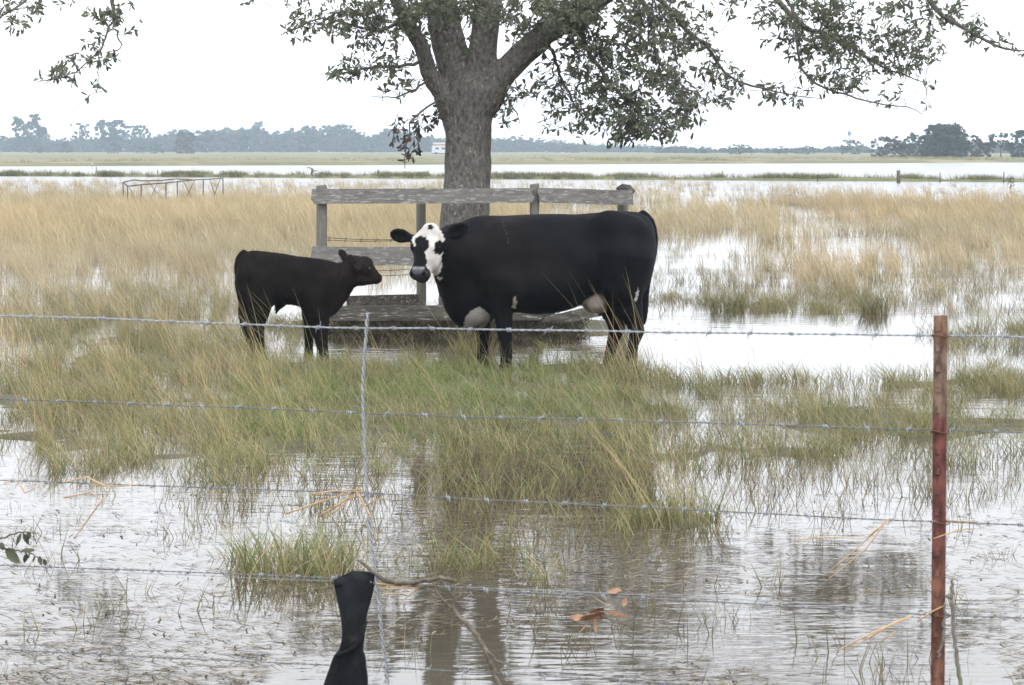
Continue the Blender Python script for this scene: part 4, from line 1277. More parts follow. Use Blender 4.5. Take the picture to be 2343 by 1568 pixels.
mb = MB(); mb.tube([ep(1413, 436, EY + .36), ep(1424, 431, EY + .34), ep(1438, 433, EY + .32), ep(1447, 442, EY + .3)], [.035, .045, .045, .035], 8); ob('log_end', mb.mesh('log_end', True), M['board_dark'], enc)
# old barbed wires stapled to the posts
for v0, v1, us in ((543, 546, (735, 962)), (549, 547, (735, 962)), (618, 614, (735, 962)), (628, 627, (735, 962)), (612, 610, (962, 1222))):
    pts = [P(us[0], v0, EY - .05) + (P(us[1], v1, EY + 1.5 if us[1] == 962 else EY) - P(us[0], v0, EY - .05)) * t + np.array((0, 0, -.02 * math.sin(math.pi * t))) for t in np.linspace(0, 1, 14)]
    mb = MB(); mb.tube(pts, .0032, 4)
    for k in range(1, 14, 2):
        c = pts[k]
        mb.tube([c + np.array((-.012, 0, -.018)), c + np.array((.012, 0, .018))], .0025, 3)
    ob('wire', mb.mesh('wire', True), M['old_wire'], enc)
# ------------------------------------------------------------------ barbed wire fence in front
def fY(u):                                   # the fence line runs slightly away to the left
    i0, i1 = 1 / 7.25, 1 / 6.42
    return 1 / (i0 + (i1 - i0) * u / PW)
def fp(u, v, dy=0.0): return P(u, v, fY(u) + dy)
tpo = fp(2152, 722)
fence = empty('wire_fence', (tpo[0], tpo[1], 0), 'barbed wire fence with one rusty red steel post in front of the cattle', 'fence')
# steel T post
mb = MB()
prof = [(-.0175, -.004), (.0175, -.004), (.0175, .001), (.004, .003), (.0035, .030), (-.0035, .030), (-.004, .003), (-.0175, .001)]
ang = R(-24)
V = []
for z in (-.3, 0, .4, .8, 1.2, tpo[2]):
    for a, b_ in prof:
        V.append((tpo[0] + a * math.cos(ang) - b_ * math.sin(ang) + .004 * (z - tpo[2]) * -1, tpo[1] + a * math.sin(ang) + b_ * math.cos(ang), z))
k = len(prof)
mb.add(V, [(i * k + j, i * k + (j + 1) % k, (i + 1) * k + (j + 1) % k, (i + 1) * k + j) for i in range(5) for j in range(k)] + [tuple(5 * k + j for j in range(k)), tuple(range(k - 1, -1, -1))])
tpost = ob('post', mb.mesh('post'), M['steel_post'], fence, label='rusty steel post with flaking red paint')
sm_me = None
for i in range(26):
    z = tpo[2] - .03 - i * .052
    if z < .05: break
    mb = MB()
    c = np.array((tpo[0] - .004 * (z - tpo[2]), tpo[1], z)) - np.array((-math.sin(ang), math.cos(ang), 0)) * .0065 + np.array((math.cos(ang), math.sin(ang), 0)) * -.004
    mb.box(c + np.array((-.006, -.003, -.008)), c + np.array((.006, .003, .008)))
    ob('stud', mb.mesh('stud'), M['steel_post'], tpost)

def strand(name, pts, r=.0016, twist=True, mat=None, barbs=True, seed=0):
    tw_r = .0014 if mat is None else .0010
    u = [p[0] for p in pts]; v = [p[1] for p in pts]
    e0 = (v[1] - v[0]) / (u[1] - u[0]); e1 = (v[-1] - v[-2]) / (u[-1] - u[-2])
    uu = [-1800] + u + [4600]; vv = [v[0] + e0 * (-1800 - u[0])] + v + [v[-1] + e1 * (4600 - u[-1])]
    base = np.array([fp(a, np.interp(a, uu, vv)) for a in np.linspace(-1800, 4600, 61)])
    rg = np.random.default_rng(seed)
    base[:, 2] += np.convolve(rg.normal(0, .0035, 61 + 4), np.ones(5) / 5, 'valid')
    s = np.concatenate([[0], np.cumsum(np.linalg.norm(np.diff(base, axis=0), axis=1))])
    n = int(s[-1] / .0065)
    q = np.linspace(0, s[-1], n)
    c = np.stack([np.interp(q, s, base[:, i]) for i in range(3)], 1)
    mb = MB()
    if twist:
        for ph in (0, math.pi):
            w = q / .042 * 2 * math.pi + ph
            mb.tube(c + np.stack([0 * q, tw_r * np.cos(w), tw_r * np.sin(w)], 1), r if mat is None else .0012, 5)
    else:
        mb.tube(c[::6], r, 5)
    o = ob(name, mb.mesh(name, True), mat or M['wire'], fence)
    if barbs:
        bq = np.arange(rg.uniform(0, .1), s[-1], .108)
        for x in bq:
            p = np.array([np.interp(x, s, base[:, i]) for i in range(3)])
            if abs(p[0]) > 1.9: continue
            b2 = o_barb.copy() if o_barb_used else o_barb
            if o_barb_used: col.objects.link(b2)
            o_barb_used.append(1)
            b2.parent = o
            b2.location = p
            b2.rotation_euler = (rg.uniform(0, 6.28), rg.normal(0, .1), rg.normal(0, .08))
    return o
mb = MB()
w = np.linspace(0, 4 * math.pi, 26)
mb.tube(np.stack([(w / w[-1] - .5) * .010, .0048 * np.cos(w), .0048 * np.sin(w)], 1), .0013, 5)
mb.tube([(-.005, .004, -.002), (-.0065, .003, .008), (-.009, .002, .0165)], [.0013, .0011, .0002], 5)
mb.tube([(.005, -.004, .002), (.0065, -.003, -.008), (.009, -.002, -.0165)], [.0013, .0011, .0002], 5)
o_barb = bpy.data.objects.new('barb', mb.mesh('barb', True)); o_barb.data.materials.append(M['wire']); col.objects.link(o_barb)
o_barb_used = []
strand('wire', [(0, 722), (840, 750), (1500, 762), (2150, 766), (2342, 770)], seed=1)
strand('wire', [(0, 913), (840, 945), (1500, 966), (2150, 984), (2342, 990)], mat=M['wire_dull'], seed=2)
strand('wire', [(0, 1100), (840, 1130), (1500, 1163), (2150, 1193), (2342, 1200)], mat=M['wire_dull'], seed=3)
strand('wire', [(0, 1292), (760, 1322), (1050, 1345), (2150, 1408), (2342, 1414)], mat=M['wire_dull'], seed=4)
strand('wire', [(0, 1300), (770, 1329), (1170, 1346), (2150, 1391), (2342, 1400)], r=.0009, twist=False, barbs=False, seed=5)
strand('wire', [(0, 1486), (750, 1520), (1270, 1549), (2150, 1602), (2342, 1612)], mat=M['wire_dull'], seed=6)
# ties at the post
for v in (766, 986, 1194, 1407):
    c = fp(2152, v)
    w = np.linspace(0, 2 * math.pi, 18)
    mb = MB()
    mb.tube(np.stack([c[0] + .023 * np.cos(w), c[1] + .012 + .024 * np.sin(w), c[2] - .003 + .003 * np.sin(w * 2)], 1), .0018, 5)
    ob('tie', mb.mesh('tie', True), M['tie'], fence)
# the twisted wire stay
base = catmull([fp(a, b_, -.004) for a, b_ in ((841, 716), (838, 760), (831, 860), (831, 950), (838, 1110), (848, 1230), (862, 1340), (872, 1440), (888, 1568), (905, 1680))], 160)
s = np.concatenate([[0], np.cumsum(np.linalg.norm(np.diff(base, axis=0), axis=1))])
mb = MB()
for ph in (0, math.pi):
    w = s / .05 * 2 * math.pi + ph
    mb.tube(base + np.stack([.0028 * np.cos(w), .0028 * np.sin(w), 0 * w], 1), .0023, 6)
ob('stay', mb.mesh('stay', True), M['wire'], fence)

# ---- things caught on the fence
# black cloth
secs = [(1314, 790, 15, .012), (1318, 806, 44, .020), (1328, 812, 48, .026), (1345, 811, 45, .026), (1380, 809, 38, .026), (1420, 809, 29, .028), (1455, 808, 26, .03), (1485, 803, 29, .034), (1500, 800, 37, .032), (1530, 796, 43, .028), (1568, 790, 52, .026), (1640, 780, 62, .024), (1720, 772, 66, .022)]
fine = catmull(secs, 60)
V, k = [], 28
for i, (v, u, hw, th) in enumerate(fine):
    c = fp(u, v, -.012)
    hw = hw / (FPX / c[1])
    for j in range(k):
        a = 2 * math.pi * j / k
        fold = 1 + .28 * math.sin(3 * a + v * .012) + .22 * math.sin(7 * a - v * .03) + .05 * math.sin(v * .11 + a * 2)
        x = math.copysign(abs(math.cos(a)) ** .75, math.cos(a)) * hw * (1 + .02 * math.sin(v * .07 + j))
        V.append((c[0] + x, c[1] + math.sin(a) * th * .55 * fold - .006 * math.sin(x * 90 + v * .02), c[2] + (.010 * math.cos(a) if v < 1335 else 0)))
F_ = [(i * k + j, i * k + (j + 1) % k, (i + 1) * k + (j + 1) % k, (i + 1) * k + j) for i in range(59) for j in range(k)] + [tuple(range(k)), tuple(59 * k + j for j in range(k - 1, -1, -1))]
cl = empty('black_cloth', fp(800, 1640), 'limp black cloth strip hanging from the low fence wire', 'cloth')
ob('drape', mesh_np('drape', V, F_), M['cloth'], cl)
mb = MB(); mb.tube(catmull([fp(838, 1420, -.035), fp(825, 1465, -.045), fp(800, 1488, -.05), fp(768, 1500, -.04)], 9), [.004, .006, .007, .004], 6)
ob('twisted_band', mb.mesh('twisted_band', True), M['cloth'], cl)

def c6(a, b_): return (.3249 * a, 1058.6 + .3249 * b_)
def c2b(a, b_): return (653.3 + .3249 * a, 1058.6 + .3249 * b_)
def c3b(a, b_): return (1814.7 + .30565 * a, 1088.8 + .30565 * b_)
def c4b(a, b_): return (907.4 + .4131 * a, 1209.8 + .4131 * b_)
def stalks(name, label, cat, lines, f, mat, rad, part='stalk', dy=-.01):
    pts0 = f(*lines[0][0])
    root = empty(name, fp(*pts0), label, cat)
    rg = np.random.default_rng(len(label))
    for ln in lines:
        mb = MB()
        p = [fp(*f(*q), dy + rg.normal(0, .006)) for q in ln]
        mb.tube(p if len(p) < 3 else np.concatenate([np.linspace(p[i], p[i + 1], 4)[:-1] for i in range(len(p) - 1)] + [[p[-1]]]), [rad * rg.uniform(.8, 1.2), rad * .9, rad * .4], 5, flat=.55)
        ob(part, mb.mesh(part, True), mat, root)
    return root
stalks('dry_stalks', 'bent tan straw stalks tangled on the third wire at far left', 'straw',
       [[(30, 148), (75, 126), (190, 130)], [(140, 150), (175, 215), (315, 150)], [(410, 150), (610, 100), (780, 185), (715, 268)], [(450, 250), (640, 205), (715, 268)], [(720, 260), (620, 400), (520, 540)], [(620, 150), (850, 165), (985, 152)]], c6, M['straw_stalk'], .0036)
stalks('dry_stalks', 'broken tan straw stalks caught where the stay crosses the third wire', 'straw',
       [[(0, 360), (250, 275), (490, 200), (545, 185)], [(180, 222), (300, 205), (540, 186)], [(500, 205), (570, 320), (605, 402)], [(230, 380), (380, 290), (490, 235)], [(260, 400), (370, 330), (470, 240)], [(330, 330), (440, 250), (510, 215)], [(560, 310), (620, 270), (700, 245)]], c2b, M['straw_stalk'], .0040)
stalks('dry_stalks', 'short tan straw stalks along the fourth wire beside the black cloth', 'straw',
       [[(660, 885), (800, 886), (940, 880)], [(940, 880), (860, 940), (790, 1000)], [(690, 926), (830, 922)], [(640, 850), (760, 862), (900, 884)]], c2b, M['straw_stalk'], .0042)
stalks('dry_stalks', 'pair of pale straw stalks slanting down left of the steel post from the third wire', 'straw',
       [[(715, 322), (500, 520), (235, 740)], [(700, 335), (540, 550), (240, 790)], [(650, 380), (560, 450), (520, 470)], [(0, 482), (220, 462), (510, 455)]], c3b, M['straw_stalk'], .0034)
stalks('dry_stalks', 'stout tan straw stalks slanting to the water low beside the steel post', 'straw',
       [[(880, 1050), (720, 1120), (345, 1350)], [(820, 1070), (560, 1190), (290, 1325)], [(930, 1090), (1050, 1010), (1150, 965), (1215, 975)], [(760, 1170), (640, 1250)]], c3b, M['straw_stalk'], .0046)
stalks('dry_stalks', 'thin orange straw blades curling right of the steel post', 'straw',
       [[(1050, 470), (1190, 420), (1300, 395), (1390, 396)], [(1150, 335), (1270, 340), (1385, 343)]], c3b, M['straw_stalk'], .003, dy=-.03)

def stick(name, label, cat, lines, f, rads, parent_mat=None, dy=-.008, part='limb'):
    root = empty(name, fp(*f(*lines[0][0])), label, cat)
    for ln, rd in zip(lines, rads):
        p = catmull([fp(*f(*q), dy) for q in ln], 6 * len(ln))
        rg = np.random.default_rng(int(sum(q[0] for q in ln)))
        p = p + rg.normal(0, .0016, p.shape)
        mb = MB(); mb.tube(p, rd, 7)
        ob(part, mb.mesh(part, True), parent_mat or M['stick'], root)
    return root
stick('bare_branch', 'crooked bare stick lying along the fourth wire right of the black cloth', 'stick',
      [[(520, 695), (620, 770), (700, 822), (800, 850), (900, 840), (1000, 825), (1130, 815), (1195, 842)], [(660, 800), (760, 848), (860, 870), (1000, 868), (1060, 858)]], c2b, [[.004, .0066, .006, .0055], [.003, .0045, .003]])
stick('bare_branch', 'forked bare branch slanting from the fourth wire down into the water', 'stick',
      [[(1190, 865), (1188, 960), (1195, 1050), (1320, 1190), (1400, 1310), (1450, 1440), (1500, 1560), (1560, 1690)], [(1045, 875), (1110, 970), (1185, 1040)], [(1290, 790), (1245, 895), (1195, 985)], [(1380, 1270), (1480, 1390), (1560, 1420)]], c2b, [[.0045, .006, .0068, .006, .005], [.003, .0042], [.0025, .0042], [.0035, .0025]])
stick('wooden_stake', 'grey split stick standing just right of the steel post', 'stick',
      [[(1187, 775), (1186, 880), (1192, 960), (1202, 1140), (1222, 1350), (1250, 1560), (1280, 1800)], [(1138, 960), (1128, 1100), (1118, 1220), (1085, 1360)], [(1150, 902), (1185, 905)]], c3b, [[.003, .0055, .0052, .0054, .0056], [.003, .0035, .003], [.006, .006]], M['post'], -.02)

def leaf_obj(p, d, Ln, w, mat, parent, rg, curl=.25):
    d = unit(d); nr = unit(np.cross(d, rg.normal(size=3)))
    s = np.cross(d, nr)
    V, ts = [], (0, .18, .4, .65, .86, 1)
    for t, a in zip(ts, (0.04, .32, .5, .46, .26, .02)):
        for b_, nn in ((-1, .10), (0, 0), (1, .10)):
            V.append(p + d * Ln * t + s * w * a * b_ * 2 * .5 + nr * (nn * w - curl * Ln * t * t))
    F_ = [(i * 3 + j, i * 3 + j + 1, i * 3 + j + 4, i * 3 + j + 3) for i in range(5) for j in range(2)]
    return ob('leaf', mesh_np('leaf', V, F_), mat, parent)
rg = np.random.default_rng(3)
tw = stick('dead_twig', 'dead twig with curled brown leaves hanging below the fourth wire', 'twig',
           [[(1262, 335), (1305, 380), (1312, 500), (1310, 605), (1305, 770)], [(1312, 555), (1220, 515), (1140, 490)], [(1310, 605), (1250, 570), (1190, 520), (1130, 470)]], c4b, [[.002, .0026, .002, .0012], [.002, .0015], [.002, .0014]], None, .02, 'stem')
for (a, b_), (a2, b2), Ln, w in (((1150, 440), (1060, 470), .055, .024), ((1150, 450), (985, 500), .082, .032), ((1130, 480), (1020, 500), .05, .022), ((1100, 500), (1100, 580), .042, .018), ((1060, 510), (1015, 580), .04, .014), ((1150, 460), (1090, 500), .04, .03), ((1195, 430), (1100, 395), .048, .016), ((1250, 345), (1165, 345), .042, .024), ((1240, 352), (1175, 362), .035, .018), ((1270, 385), (1255, 425), .028, .016), ((1150, 455), (1285, 490), .06, .012), ((1050, 490), (965, 490), .04, .03)):
    p0, p1 = fp(*c4b(a, b_), .02), fp(*c4b(a2, b2), .02 + rg.normal(0, .01))
    leaf_obj(p0, p1 - p0, np.linalg.norm(p1 - p0) * 1.05, w, M['dry_leaf'], tw, rg, .12)
tw = stick('leafy_twig', 'leafy twig with drooping grey green leaves at the left edge by the fourth wire', 'twig',
           [[(-260, 640), (-60, 560), (40, 520), (150, 490), (230, 492), (295, 525)], [(-200, 570), (0, 600), (90, 612), (180, 632), (280, 665), (350, 705)]], c6, [[.003, .0025, .0012], [.003, .0026, .001]], None, .01, 'stem')
for (a, b_), (a2, b2), w in (((150, 495), (112, 585), .012), ((170, 495), (200, 580), .022), ((210, 492), (190, 545), .016), ((235, 495), (255, 575), .022), ((40, 605), (135, 710), .03), ((-10, 570), (40, 610), .02), ((190, 640), (170, 705), .014), ((215, 640), (195, 675), .012), ((240, 650), (235, 708), .012), ((275, 660), (290, 720), .016), ((310, 680), (322, 725), .012), ((150, 615), (250, 620), .014), ((-120, 590), (-60, 690), .026)):
    p0, p1 = fp(*c6(a, b_), .01), fp(*c6(a2, b2), .01 + rg.normal(0, .008))
    leaf_obj(p0, p1 - p0, np.linalg.norm(p1 - p0), w, M['leaf_green'], tw, rg, .1)
# ------------------------------------------------------------------ far things
def frow(v): return G(PW / 2, v)[1]
# pipe frame standing in the dry grass
def c4(a, b_): return (0.6049 * (a / 2.343), 0.6049 * (380 + b_ / 2.343))
AY, BY = 84.0, 89.0
pf = empty('pipe_frame', (*G(398, 469)[:2], 0), 'low rusty pipe frame with crossed braces standing in the dry grass', 'pipe frame')
def pt(a, b_, Y): return P(*c4(a, b_), Y)
def pipe(p, q, rad=.021, name='pipe'):
    mb = MB(); mb.tube([p, q], rad, 6); ob(name, mb.mesh(name, True), M['pipe'], pf)
def drop(p): q = p.copy(); q[2] = -.05; return q
nearA = [(1130, 762), (1250, 748), (1395, 738), (1470, 733), (1570, 722), (1720, 706), (1800, 702), (1975, 693)]
Yn = np.linspace(84, 90, len(nearA))
nearP = [pt(a, b_, y) for (a, b_), y in zip(nearA, Yn)]
farA = [(1090, 728), (1195, 704), (1250, 714), (1420, 710), (1560, 697), (1720, 706)]
Yf = np.linspace(87, 90, len(farA))
farP = [pt(a, b_, y) for (a, b_), y in zip(farA, Yf)]
for A in (nearP, farP):
    for p, q in zip(A[:-1], A[1:]): pipe(p, q, name='rail')
pipe(nearP[0], farP[0], name='rail')
for p in (nearP[0], nearP[1], nearP[3], nearP[4], nearP[6], nearP[7], farP[0]): pipe(p, drop(p), name='upright')
def brace(a, b_, c, d, Y): pipe(pt(a, b_, Y), pt(c, d, Y), .012, 'brace')
brace(1145, 770, 1205, 905, 84.2); brace(1310, 720, 1465, 910, 86); brace(1390, 740, 1305, 950, 86); brace(1620, 710, 1705, 870, 88); brace(1725, 706, 1625, 910, 88); brace(1860, 700, 1905, 850, 89); brace(1950, 696, 1895, 850, 89)

# posts along the low bank and out in the water
def far_post(u, vtop, vbase, rad, mat, label, name='fence_post'):
    b_ = G(u, vbase); t = P(u, vtop, b_[1])
    mb = MB(); mb.tube([(b_[0], b_[1], -.2), (b_[0], b_[1], t[2] * .5), (t[0], b_[1], t[2] - .02), (t[0], b_[1], t[2])], [rad, rad, rad * .97, rad * .8], 8)
    return ob(name, mb.mesh(name, True), mat, None, label, 'post')
far_post(2055, 390, 418, .105, M['stick'], 'stout dark wooden post on the low bank at right')
for k, (u, vt, vb) in enumerate(((220, 382, 403), (360, 390, 405), (510, 390, 406), (865, 388, 408), (1240, 394, 409), (1652, 392, 411), (1870, 400, 415), (2150, 396, 417), (2296, 394, 418))):
    tagit(far_post(u, vt, vb, .03, M['pipe'], ('first', 'second', 'third', 'fourth', 'fifth', 'sixth', 'seventh', 'eighth', 'ninth')[k] + ' thin post from the left along the low bank'), group='thin posts along the low bank')
# snag and stump
mb = MB()
b_ = G(713, 407); s = b_[1] / FPX
def sg(u, v): return P(u, v, b_[1])
sn = empty('dead_snag', (b_[0], b_[1], 0), 'small dark dead snag with side branches on the low bank left of the trunk', 'snag')
mb = MB(); mb.tube(catmull([sg(714, 411), sg(713, 396), sg(716, 386)], 6), [.12, .09, .05], 6); ob('stem', mb.mesh('stem', True), M['stick'], sn)
mb = MB(); mb.tube(catmull([sg(715, 390), sg(710, 385), sg(702, 384)], 6), [.06, .04, .02], 5); ob('limb', mb.mesh('limb', True), M['stick'], sn)
mb = MB(); mb.tube(catmull([sg(714, 394), sg(720, 391), sg(726, 391)], 6), [.05, .03, .02], 5); ob('limb', mb.mesh('limb', True), M['stick'], sn)

# foliage masses for far trees: many small leaf faces gathered in clumps
FARC = np.array((1.2, 1.4, 1.15)) * np.array([(0.045, 0.06, 0.035), (0.06, 0.075, 0.042), (0.075, 0.085, 0.05), (0.05, 0.055, 0.036)])
FARO = np.array([(0.10, 0.085, 0.055), (0.085, 0.08, 0.05), (0.12, 0.10, 0.065)])
def clumps(r, centres, rad, per, size, pal):
    V, C = [], []
    centres = np.asarray(centres)
    n = len(centres) * per
    c = np.repeat(centres, per, 0)
    d = r.normal(size=(n, 3)); d /= np.linalg.norm(d, axis=1)[:, None]
    rr_ = np.repeat(np.asarray(rad), per) if not np.isscalar(rad) else rad
    p = c + d * (rr_ * r.uniform(.35, 1.0, n))[:, None] * np.array((1.1, 1.1, .75))
    a = r.normal(size=(n, 3)); a /= np.linalg.norm(a, axis=1)[:, None]
    b_ = np.cross(a, r.normal(size=(n, 3))); b_ /= np.linalg.norm(b_, axis=1)[:, None]
    s = size * r.uniform(.6, 1.3, n)[:, None]
    V = np.stack([p - a * s, p + b_ * s * .6, p + a * s, p - b_ * s * .6], 1).reshape(-1, 3)
    cc = np.repeat(pal[r.integers(len(pal), size=len(centres))], per, 0) * r.uniform(.75, 1.25, n)[:, None]
    return V, np.arange(n * 4).reshape(-1, 4), np.repeat(cc, 4, 0)
def far_tree(name, label, u, vtop, vbase, wpx, seed, pal=FARC, gap=.0, trunk=.3, cat='tree', ncl=46, shape=1.0, group=None, size=.03, per=50):
    r = np.random.default_rng(seed)
    b_ = G(u, vbase); Y = b_[1]; k = Y / FPX
    z0 = 0.15
    Hh = (vbase - vtop) * k; Wd = wpx * k / 2
    root = empty(name, (b_[0], Y, z0), label, cat, group)
    mb = MB()
    top = np.array((b_[0] + r.normal(0, .06) * Wd, Y, z0 + Hh * .75))
    mb.tube(catmull([(b_[0], Y, -.2), (b_[0] + r.normal(0, .04) * Wd, Y, z0 + Hh * .35), top], 7), [Hh * .035, Hh * .022, Hh * .01], 6)
    cs, rad = [], []
    for i in range(int(ncl * 2.4)):
        a, q = r.uniform(0, 2 * math.pi), r.uniform(0, 1) ** .5
        h = r.uniform(trunk, 1.0)
        prof = math.sqrt(max(.04, 1 - ((h - (trunk + .35)) / (1.08 - trunk - .35 if h > trunk + .35 else .42)) ** 2)) if shape == 1.0 else max(.15, 1 - abs(h - .75) * shape)
        c = np.array((b_[0] + Wd * prof * q * math.cos(a), Y + Wd * .8 * prof * q * math.sin(a), z0 + Hh * (h - .07)))
        if gap and noise2(c[0] * 3 / Wd, c[2] * 4 / Hh, seed) < gap: continue
        cs.append(c); rad.append(min(Wd, Hh) * r.uniform(.07, .15))
        if i % 8 == 0:
            mb.tube([top * .4 + np.array((b_[0], Y, z0 + Hh * .3)) * .6, c], [Hh * .01, Hh * .004], 4, cap=False)
    ob('trunk', mb.mesh('trunk', True), M['stick'], root)
    V, Q, C = clumps(r, cs, np.array(rad), per, size * Hh, pal)
    ob('crown', mesh_np('crown', V, Q, False, C), M['far_leaf'], root)
    return root
far_tree('oak', 'large round dark tree on the far shore at right', 2160, 283, 366, 118, 1, ncl=170, trunk=.03, size=.026, per=70)
far_tree('tree', 'brownish spreading tree just left of the large round dark tree', 2030, 312, 364, 86, 2, FARO, trunk=.05, ncl=50)
far_tree('tree', 'loose olive tree between the brownish tree and the round dark tree', 2085, 303, 364, 80, 3, FARC, .3, .1, ncl=50)
far_tree('tree', 'pale open tree right of the large round dark tree', 2240, 308, 365, 70, 4, FARO, .35, .1, ncl=50)
far_tree('tree', 'wide grey green tree second from the right edge', 2290, 304, 365, 80, 5, FARC, .3, .08, ncl=60)
far_tree('tree', 'dark tree cut by the right edge of the picture', 2345, 297, 365, 80, 6, FARC, .2, .05, ncl=60)
far_tree('bush', 'low brown bush at the foot of the brownish tree on far shore', 2070, 345, 365, 70, 7, FARO, trunk=.0, cat='bush', ncl=26)
far_tree('tree', 'tallest open crowned tree at the far left', 68, 258, 351, 80, 8, FARC, .38, .35, ncl=60)
far_tree('tree', 'thin bare looking tree left of the flat topped tree', 183, 278, 351, 46, 9, FARO, .45, .45, ncl=34)
far_tree('tree', 'flat topped tree with gaps in its crown at left', 255, 273, 351, 84, 10, FARC, .28, .4, ncl=60, shape=1.4)
far_tree('tree', 'ragged tree right of the flat topped tree', 318, 285, 351, 56, 11, FARC, .35, .35, ncl=40)
far_tree('tree', 'olive bushy tree nearer than the left wood', 425, 300, 354, 60, 12, FARO, trunk=.0, ncl=44)
for k, (u, vt, w_, lab) in enumerate(((87, 328, 34, 'small round bush below the tallest left tree'), (152, 326, 34, 'small round bush right of the first left bush'), (262, 324, 36, 'dark round bush below the flat topped tree'), (320, 334, 34, 'low bush right of the dark round bush'), (358, 326, 40, 'wide bush left of the olive bushy tree'))):
    far_tree('bush', lab, u, vt, 353.5, w_, 20 + k, FARO if k % 2 else FARC, trunk=.0, cat='bush', ncl=24, group='bushes before the left wood')
far_tree('tree', 'dark clump shaped tree on the horizon left of a long hedge', 1690, 331, 357, 70, 31, FARC, trunk=.0, ncl=40)
far_tree('tree', 'small open tree on the horizon at right', 1945, 320, 357, 60, 32, FARC, .3, .15, ncl=40)
far_tree('hedge', 'long low dark hedge on the horizon at right', 1845, 337, 356, 62, 33, FARC, trunk=.0, ncl=40, cat='hedge')
far_tree('tree', 'small tree left of the long low hedge', 1785, 335, 356, 32, 34, FARC, .2, trunk=.0, ncl=24)
far_tree('bush', 'bright green low bush on the far shore', 1630, 362, 373, 44, 36, np.array([(0.13, 0.17, 0.06), (0.16, 0.2, 0.08)]), trunk=.0, cat='bush', ncl=18)
far_tree('bush', 'dark bush standing in the water by the right edge below the bank', 2312, 411, 438, 20, 37, np.array([(0.05, 0.05, 0.04), (0.08, 0.075, 0.06)]), trunk=.0, cat='bush', ncl=14)

# the long wood behind
prof = [(-1100, 305), (-800, 290), (-500, 300), (-250, 286), (-120, 300), (0, 308), (100, 304), (130, 314), (200, 310), (350, 306), (400, 292), (420, 286), (448, 303), (470, 288), (500, 292), (560, 284), (592, 282), (620, 301), (650, 297), (682, 287), (722, 281), (764, 276), (800, 286), (822, 298), (850, 306), (880, 291), (950, 300), (1010, 312), (1150, 312), (1200, 311), (1250, 320), (1300, 321), (1400, 330), (1500, 331), (1560, 334), (1640, 340), (1700, 334), (1740, 341), (1800, 336), (1900, 337), (1960, 332), (2000, 340), (2100, 330), (2500, 318), (2900, 305), (3400, 312)]
pu, pv_ = [p[0] for p in prof], [p[1] for p in prof]
r = np.random.default_rng(77)
VV, QQ, CC, off = [], [], [], 0
for i in range(740):                                   # one crown after another, nearer ones lower and greener
    u = -1100 + 4500 * (i + r.uniform()) / 740
    back = r.uniform() ** .8
    vb = (351.5 if u < 1500 else 353.5) - 3.0 * back
    vt = np.interp(u, pu, pv_) + r.uniform(-3, 4)
    vt = vt + (vb - vt) * (.45 * (1 - back) * r.uniform(.4, 1))
    Y = frow(vb); k = Y / FPX
    Wd = r.uniform(9, 24) * k * (.6 if vb - vt < 14 else 1); Hh = (vb - vt) * k
    x0_ = P(u, vb, Y)[0]
    n_ = 15
    h = r.uniform(.05, 1, n_) ** .8
    a_ = r.uniform(0, 2 * math.pi, n_); q = np.sqrt(r.uniform(0, 1, n_)) * np.sqrt(np.clip(1.1 - (h - .45) ** 2 * 3.2, .12, 1))
    rd = np.minimum(Wd, Hh) * r.uniform(.16, .34, n_)
    cs = np.stack([x0_ + Wd * q * np.cos(a_), Y + Wd * q * np.sin(a_), .15 + Hh * h - rd * .5], 1)
    pal = (FARO if r.uniform() < .25 else FARC) * r.uniform(.5, 1.5)
    V, Q, C = clumps(r, cs, rd, 34, .055 * max(Hh, 5), pal)
    VV.append(V); QQ.append(Q + off); CC.append(C); off += len(V)
cs, rad = [], []
for i in range(9000):                                  # the wood's inside and undergrowth
    u = r.uniform(-1100, 3400); vb = 351.5 if u < 1500 else 353.5
    vt = np.interp(u, pu, pv_) + 5
    Y = frow(vb - 1.2) + r.uniform(0, 30); k = Y / FPX
    f = r.uniform(0, .86)
    rd = np.clip((vb - vt) * k * .16, .6, 1.6) * r.uniform(.7, 1.1)
    p = P(u, vb + (vt - vb) * f, Y); p[2] -= rd * .4
    cs.append(p); rad.append(rd)
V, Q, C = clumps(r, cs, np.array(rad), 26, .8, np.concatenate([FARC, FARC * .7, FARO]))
VV.append(V); QQ.append(Q + off); CC.append(C)
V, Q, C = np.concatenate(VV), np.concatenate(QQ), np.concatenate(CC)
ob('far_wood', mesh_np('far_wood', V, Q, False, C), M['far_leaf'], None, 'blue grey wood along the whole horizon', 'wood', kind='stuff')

# camper truck on the far road, half hidden by the trunk
vb = 355.5; Yt = frow(vb); k = Yt / FPX
cx0 = P(1018, vb, Yt)[0]
van = empty('camper_truck', (cx0, Yt, 0.15), 'white boxy camper with faded red roof far off left of the trunk', 'camper')
Hv = 28 * k
def bx(name, lo, hi, mat, parent=van):
    mb = MB(); mb.box((cx0 + lo[0], Yt + lo[1], .15 + lo[2]), (cx0 + hi[0], Yt + hi[1], .15 + hi[2])); return ob(name, mb.mesh(name), mat, parent)
body = bx('body', (-30 * k, -1.2, .45), (30 * k, 1.2, Hv * .70), M['white'])
bx('roof', (-27 * k, -1.15, Hv * .70), (28 * k, 1.15, Hv * .98), M['white'])
bx('roof_stripe', (-27.2 * k, -1.17, Hv * .74), (28.1 * k, 1.16, Hv * .86), M['red'])
for a in (-22, -8, 8): bx('window', (a * k, -1.22, Hv * .42), ((a + 8) * k, -1.19, Hv * .58), M['dark'], body)
bx('skirt', (-29 * k, -1.1, .25), (29 * k, 1.1, .45), M['tyre'])
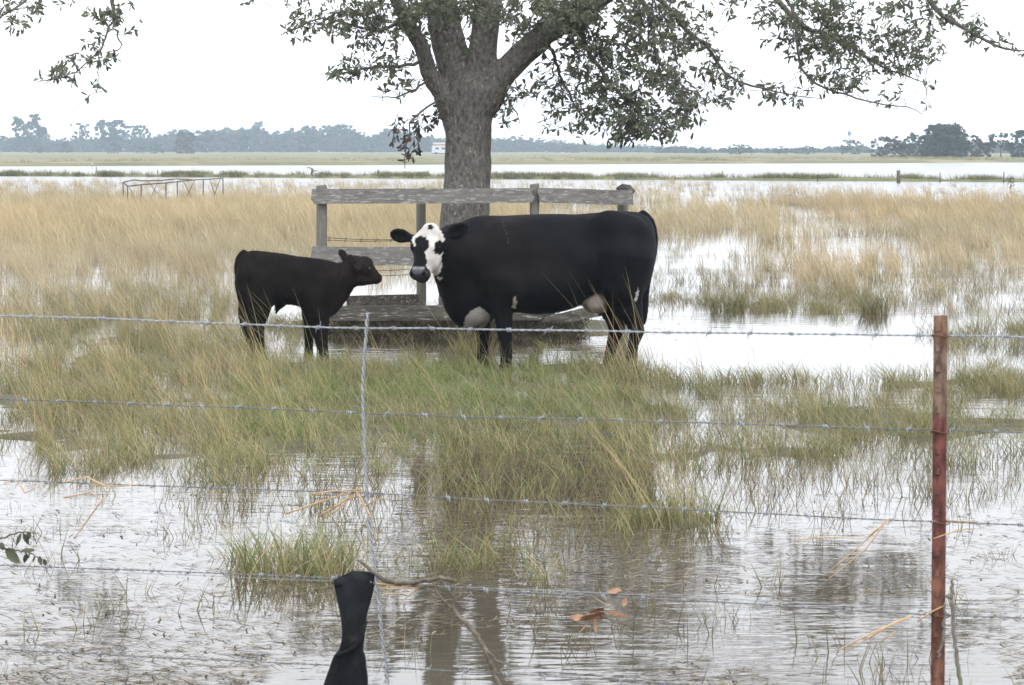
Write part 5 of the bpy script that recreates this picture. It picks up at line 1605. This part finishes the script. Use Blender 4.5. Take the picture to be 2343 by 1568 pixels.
for a in (-20, 18):
    mb = MB(); mb.tube([(cx0 + a * k, Yt - 1.25, .5), (cx0 + a * k, Yt + 1.25, .5)], .42, 14); ob('wheel', mb.mesh('wheel', True), M['tyre'], van)
# white egret on the far meadow and one by the bank
def egret(u, v, hpx, label):
    b_ = G(u, v); Y = b_[1]; k = Y / FPX * hpx
    e = empty('egret', (b_[0], Y, .2), label, 'bird')
    mb = MB(); mb.tube(catmull([(b_[0] + .45 * k, Y, .2 + .5 * k), (b_[0] + .15 * k, Y, .2 + .62 * k), (b_[0] - .12 * k, Y, .2 + .66 * k), (b_[0] - .2 * k, Y, .2 + .85 * k), (b_[0] - .22 * k, Y, .2 + .98 * k), (b_[0] - .36 * k, Y, .2 + .97 * k)], 16), [.02 * k, .13 * k, .15 * k, .06 * k, .05 * k, .01 * k], 8)
    ob('body', mb.mesh('body', True), M['white'], e)
    for s_ in (-.05, .06):
        mb = MB(); mb.tube([(b_[0] + s_ * k, Y, .15), (b_[0] + s_ * k, Y, .2 + .55 * k)], .02 * k, 5); ob('leg', mb.mesh('leg', True), M['tyre'], e)
egret(1288, 359, 8, 'white egret on the far meadow right of the trunk')
egret(211, 386, 8, 'white egret by the bank at left')
# distant water tower
wt = G(1942, 349); Y = wt[1]; k = Y / FPX
tw = empty('water_tower', (wt[0], Y, 0), 'faint distant water tower above the trees at right', 'water tower')
ball('tank', (wt[0], Y, CH + (341 - 306) * k), 4.2 * k, M['pipe'], tw, 14, (1, 1, 1.4))
mb = MB(); mb.tube([(wt[0], Y, -1), (wt[0], Y, CH + (341 - 303) * k)], [1.1 * k, .8 * k], 8); ob('column', mb.mesh('column', True), M['pipe'], tw)

# ------------------------------------------------------------------ haze
hm = bpy.data.materials.new('haze'); hm.use_nodes = True
hn_, hl_ = hm.node_tree.nodes, hm.node_tree.links
hn_.clear()
vo_ = hn_.new('ShaderNodeOutputMaterial'); pv = hn_.new('ShaderNodeVolumePrincipled')
pv.inputs['Color'].default_value = (0.70, 0.84, 1.0, 1)
pv.inputs['Density'].default_value = 0.00043
hl_.new(pv.outputs[0], vo_.inputs['Volume'])
mb = MB(); mb.box((-1490, -390, -1.3), (1490, 1520, 22))
ob('haze', mb.mesh('haze'), hm, kind='stuff')
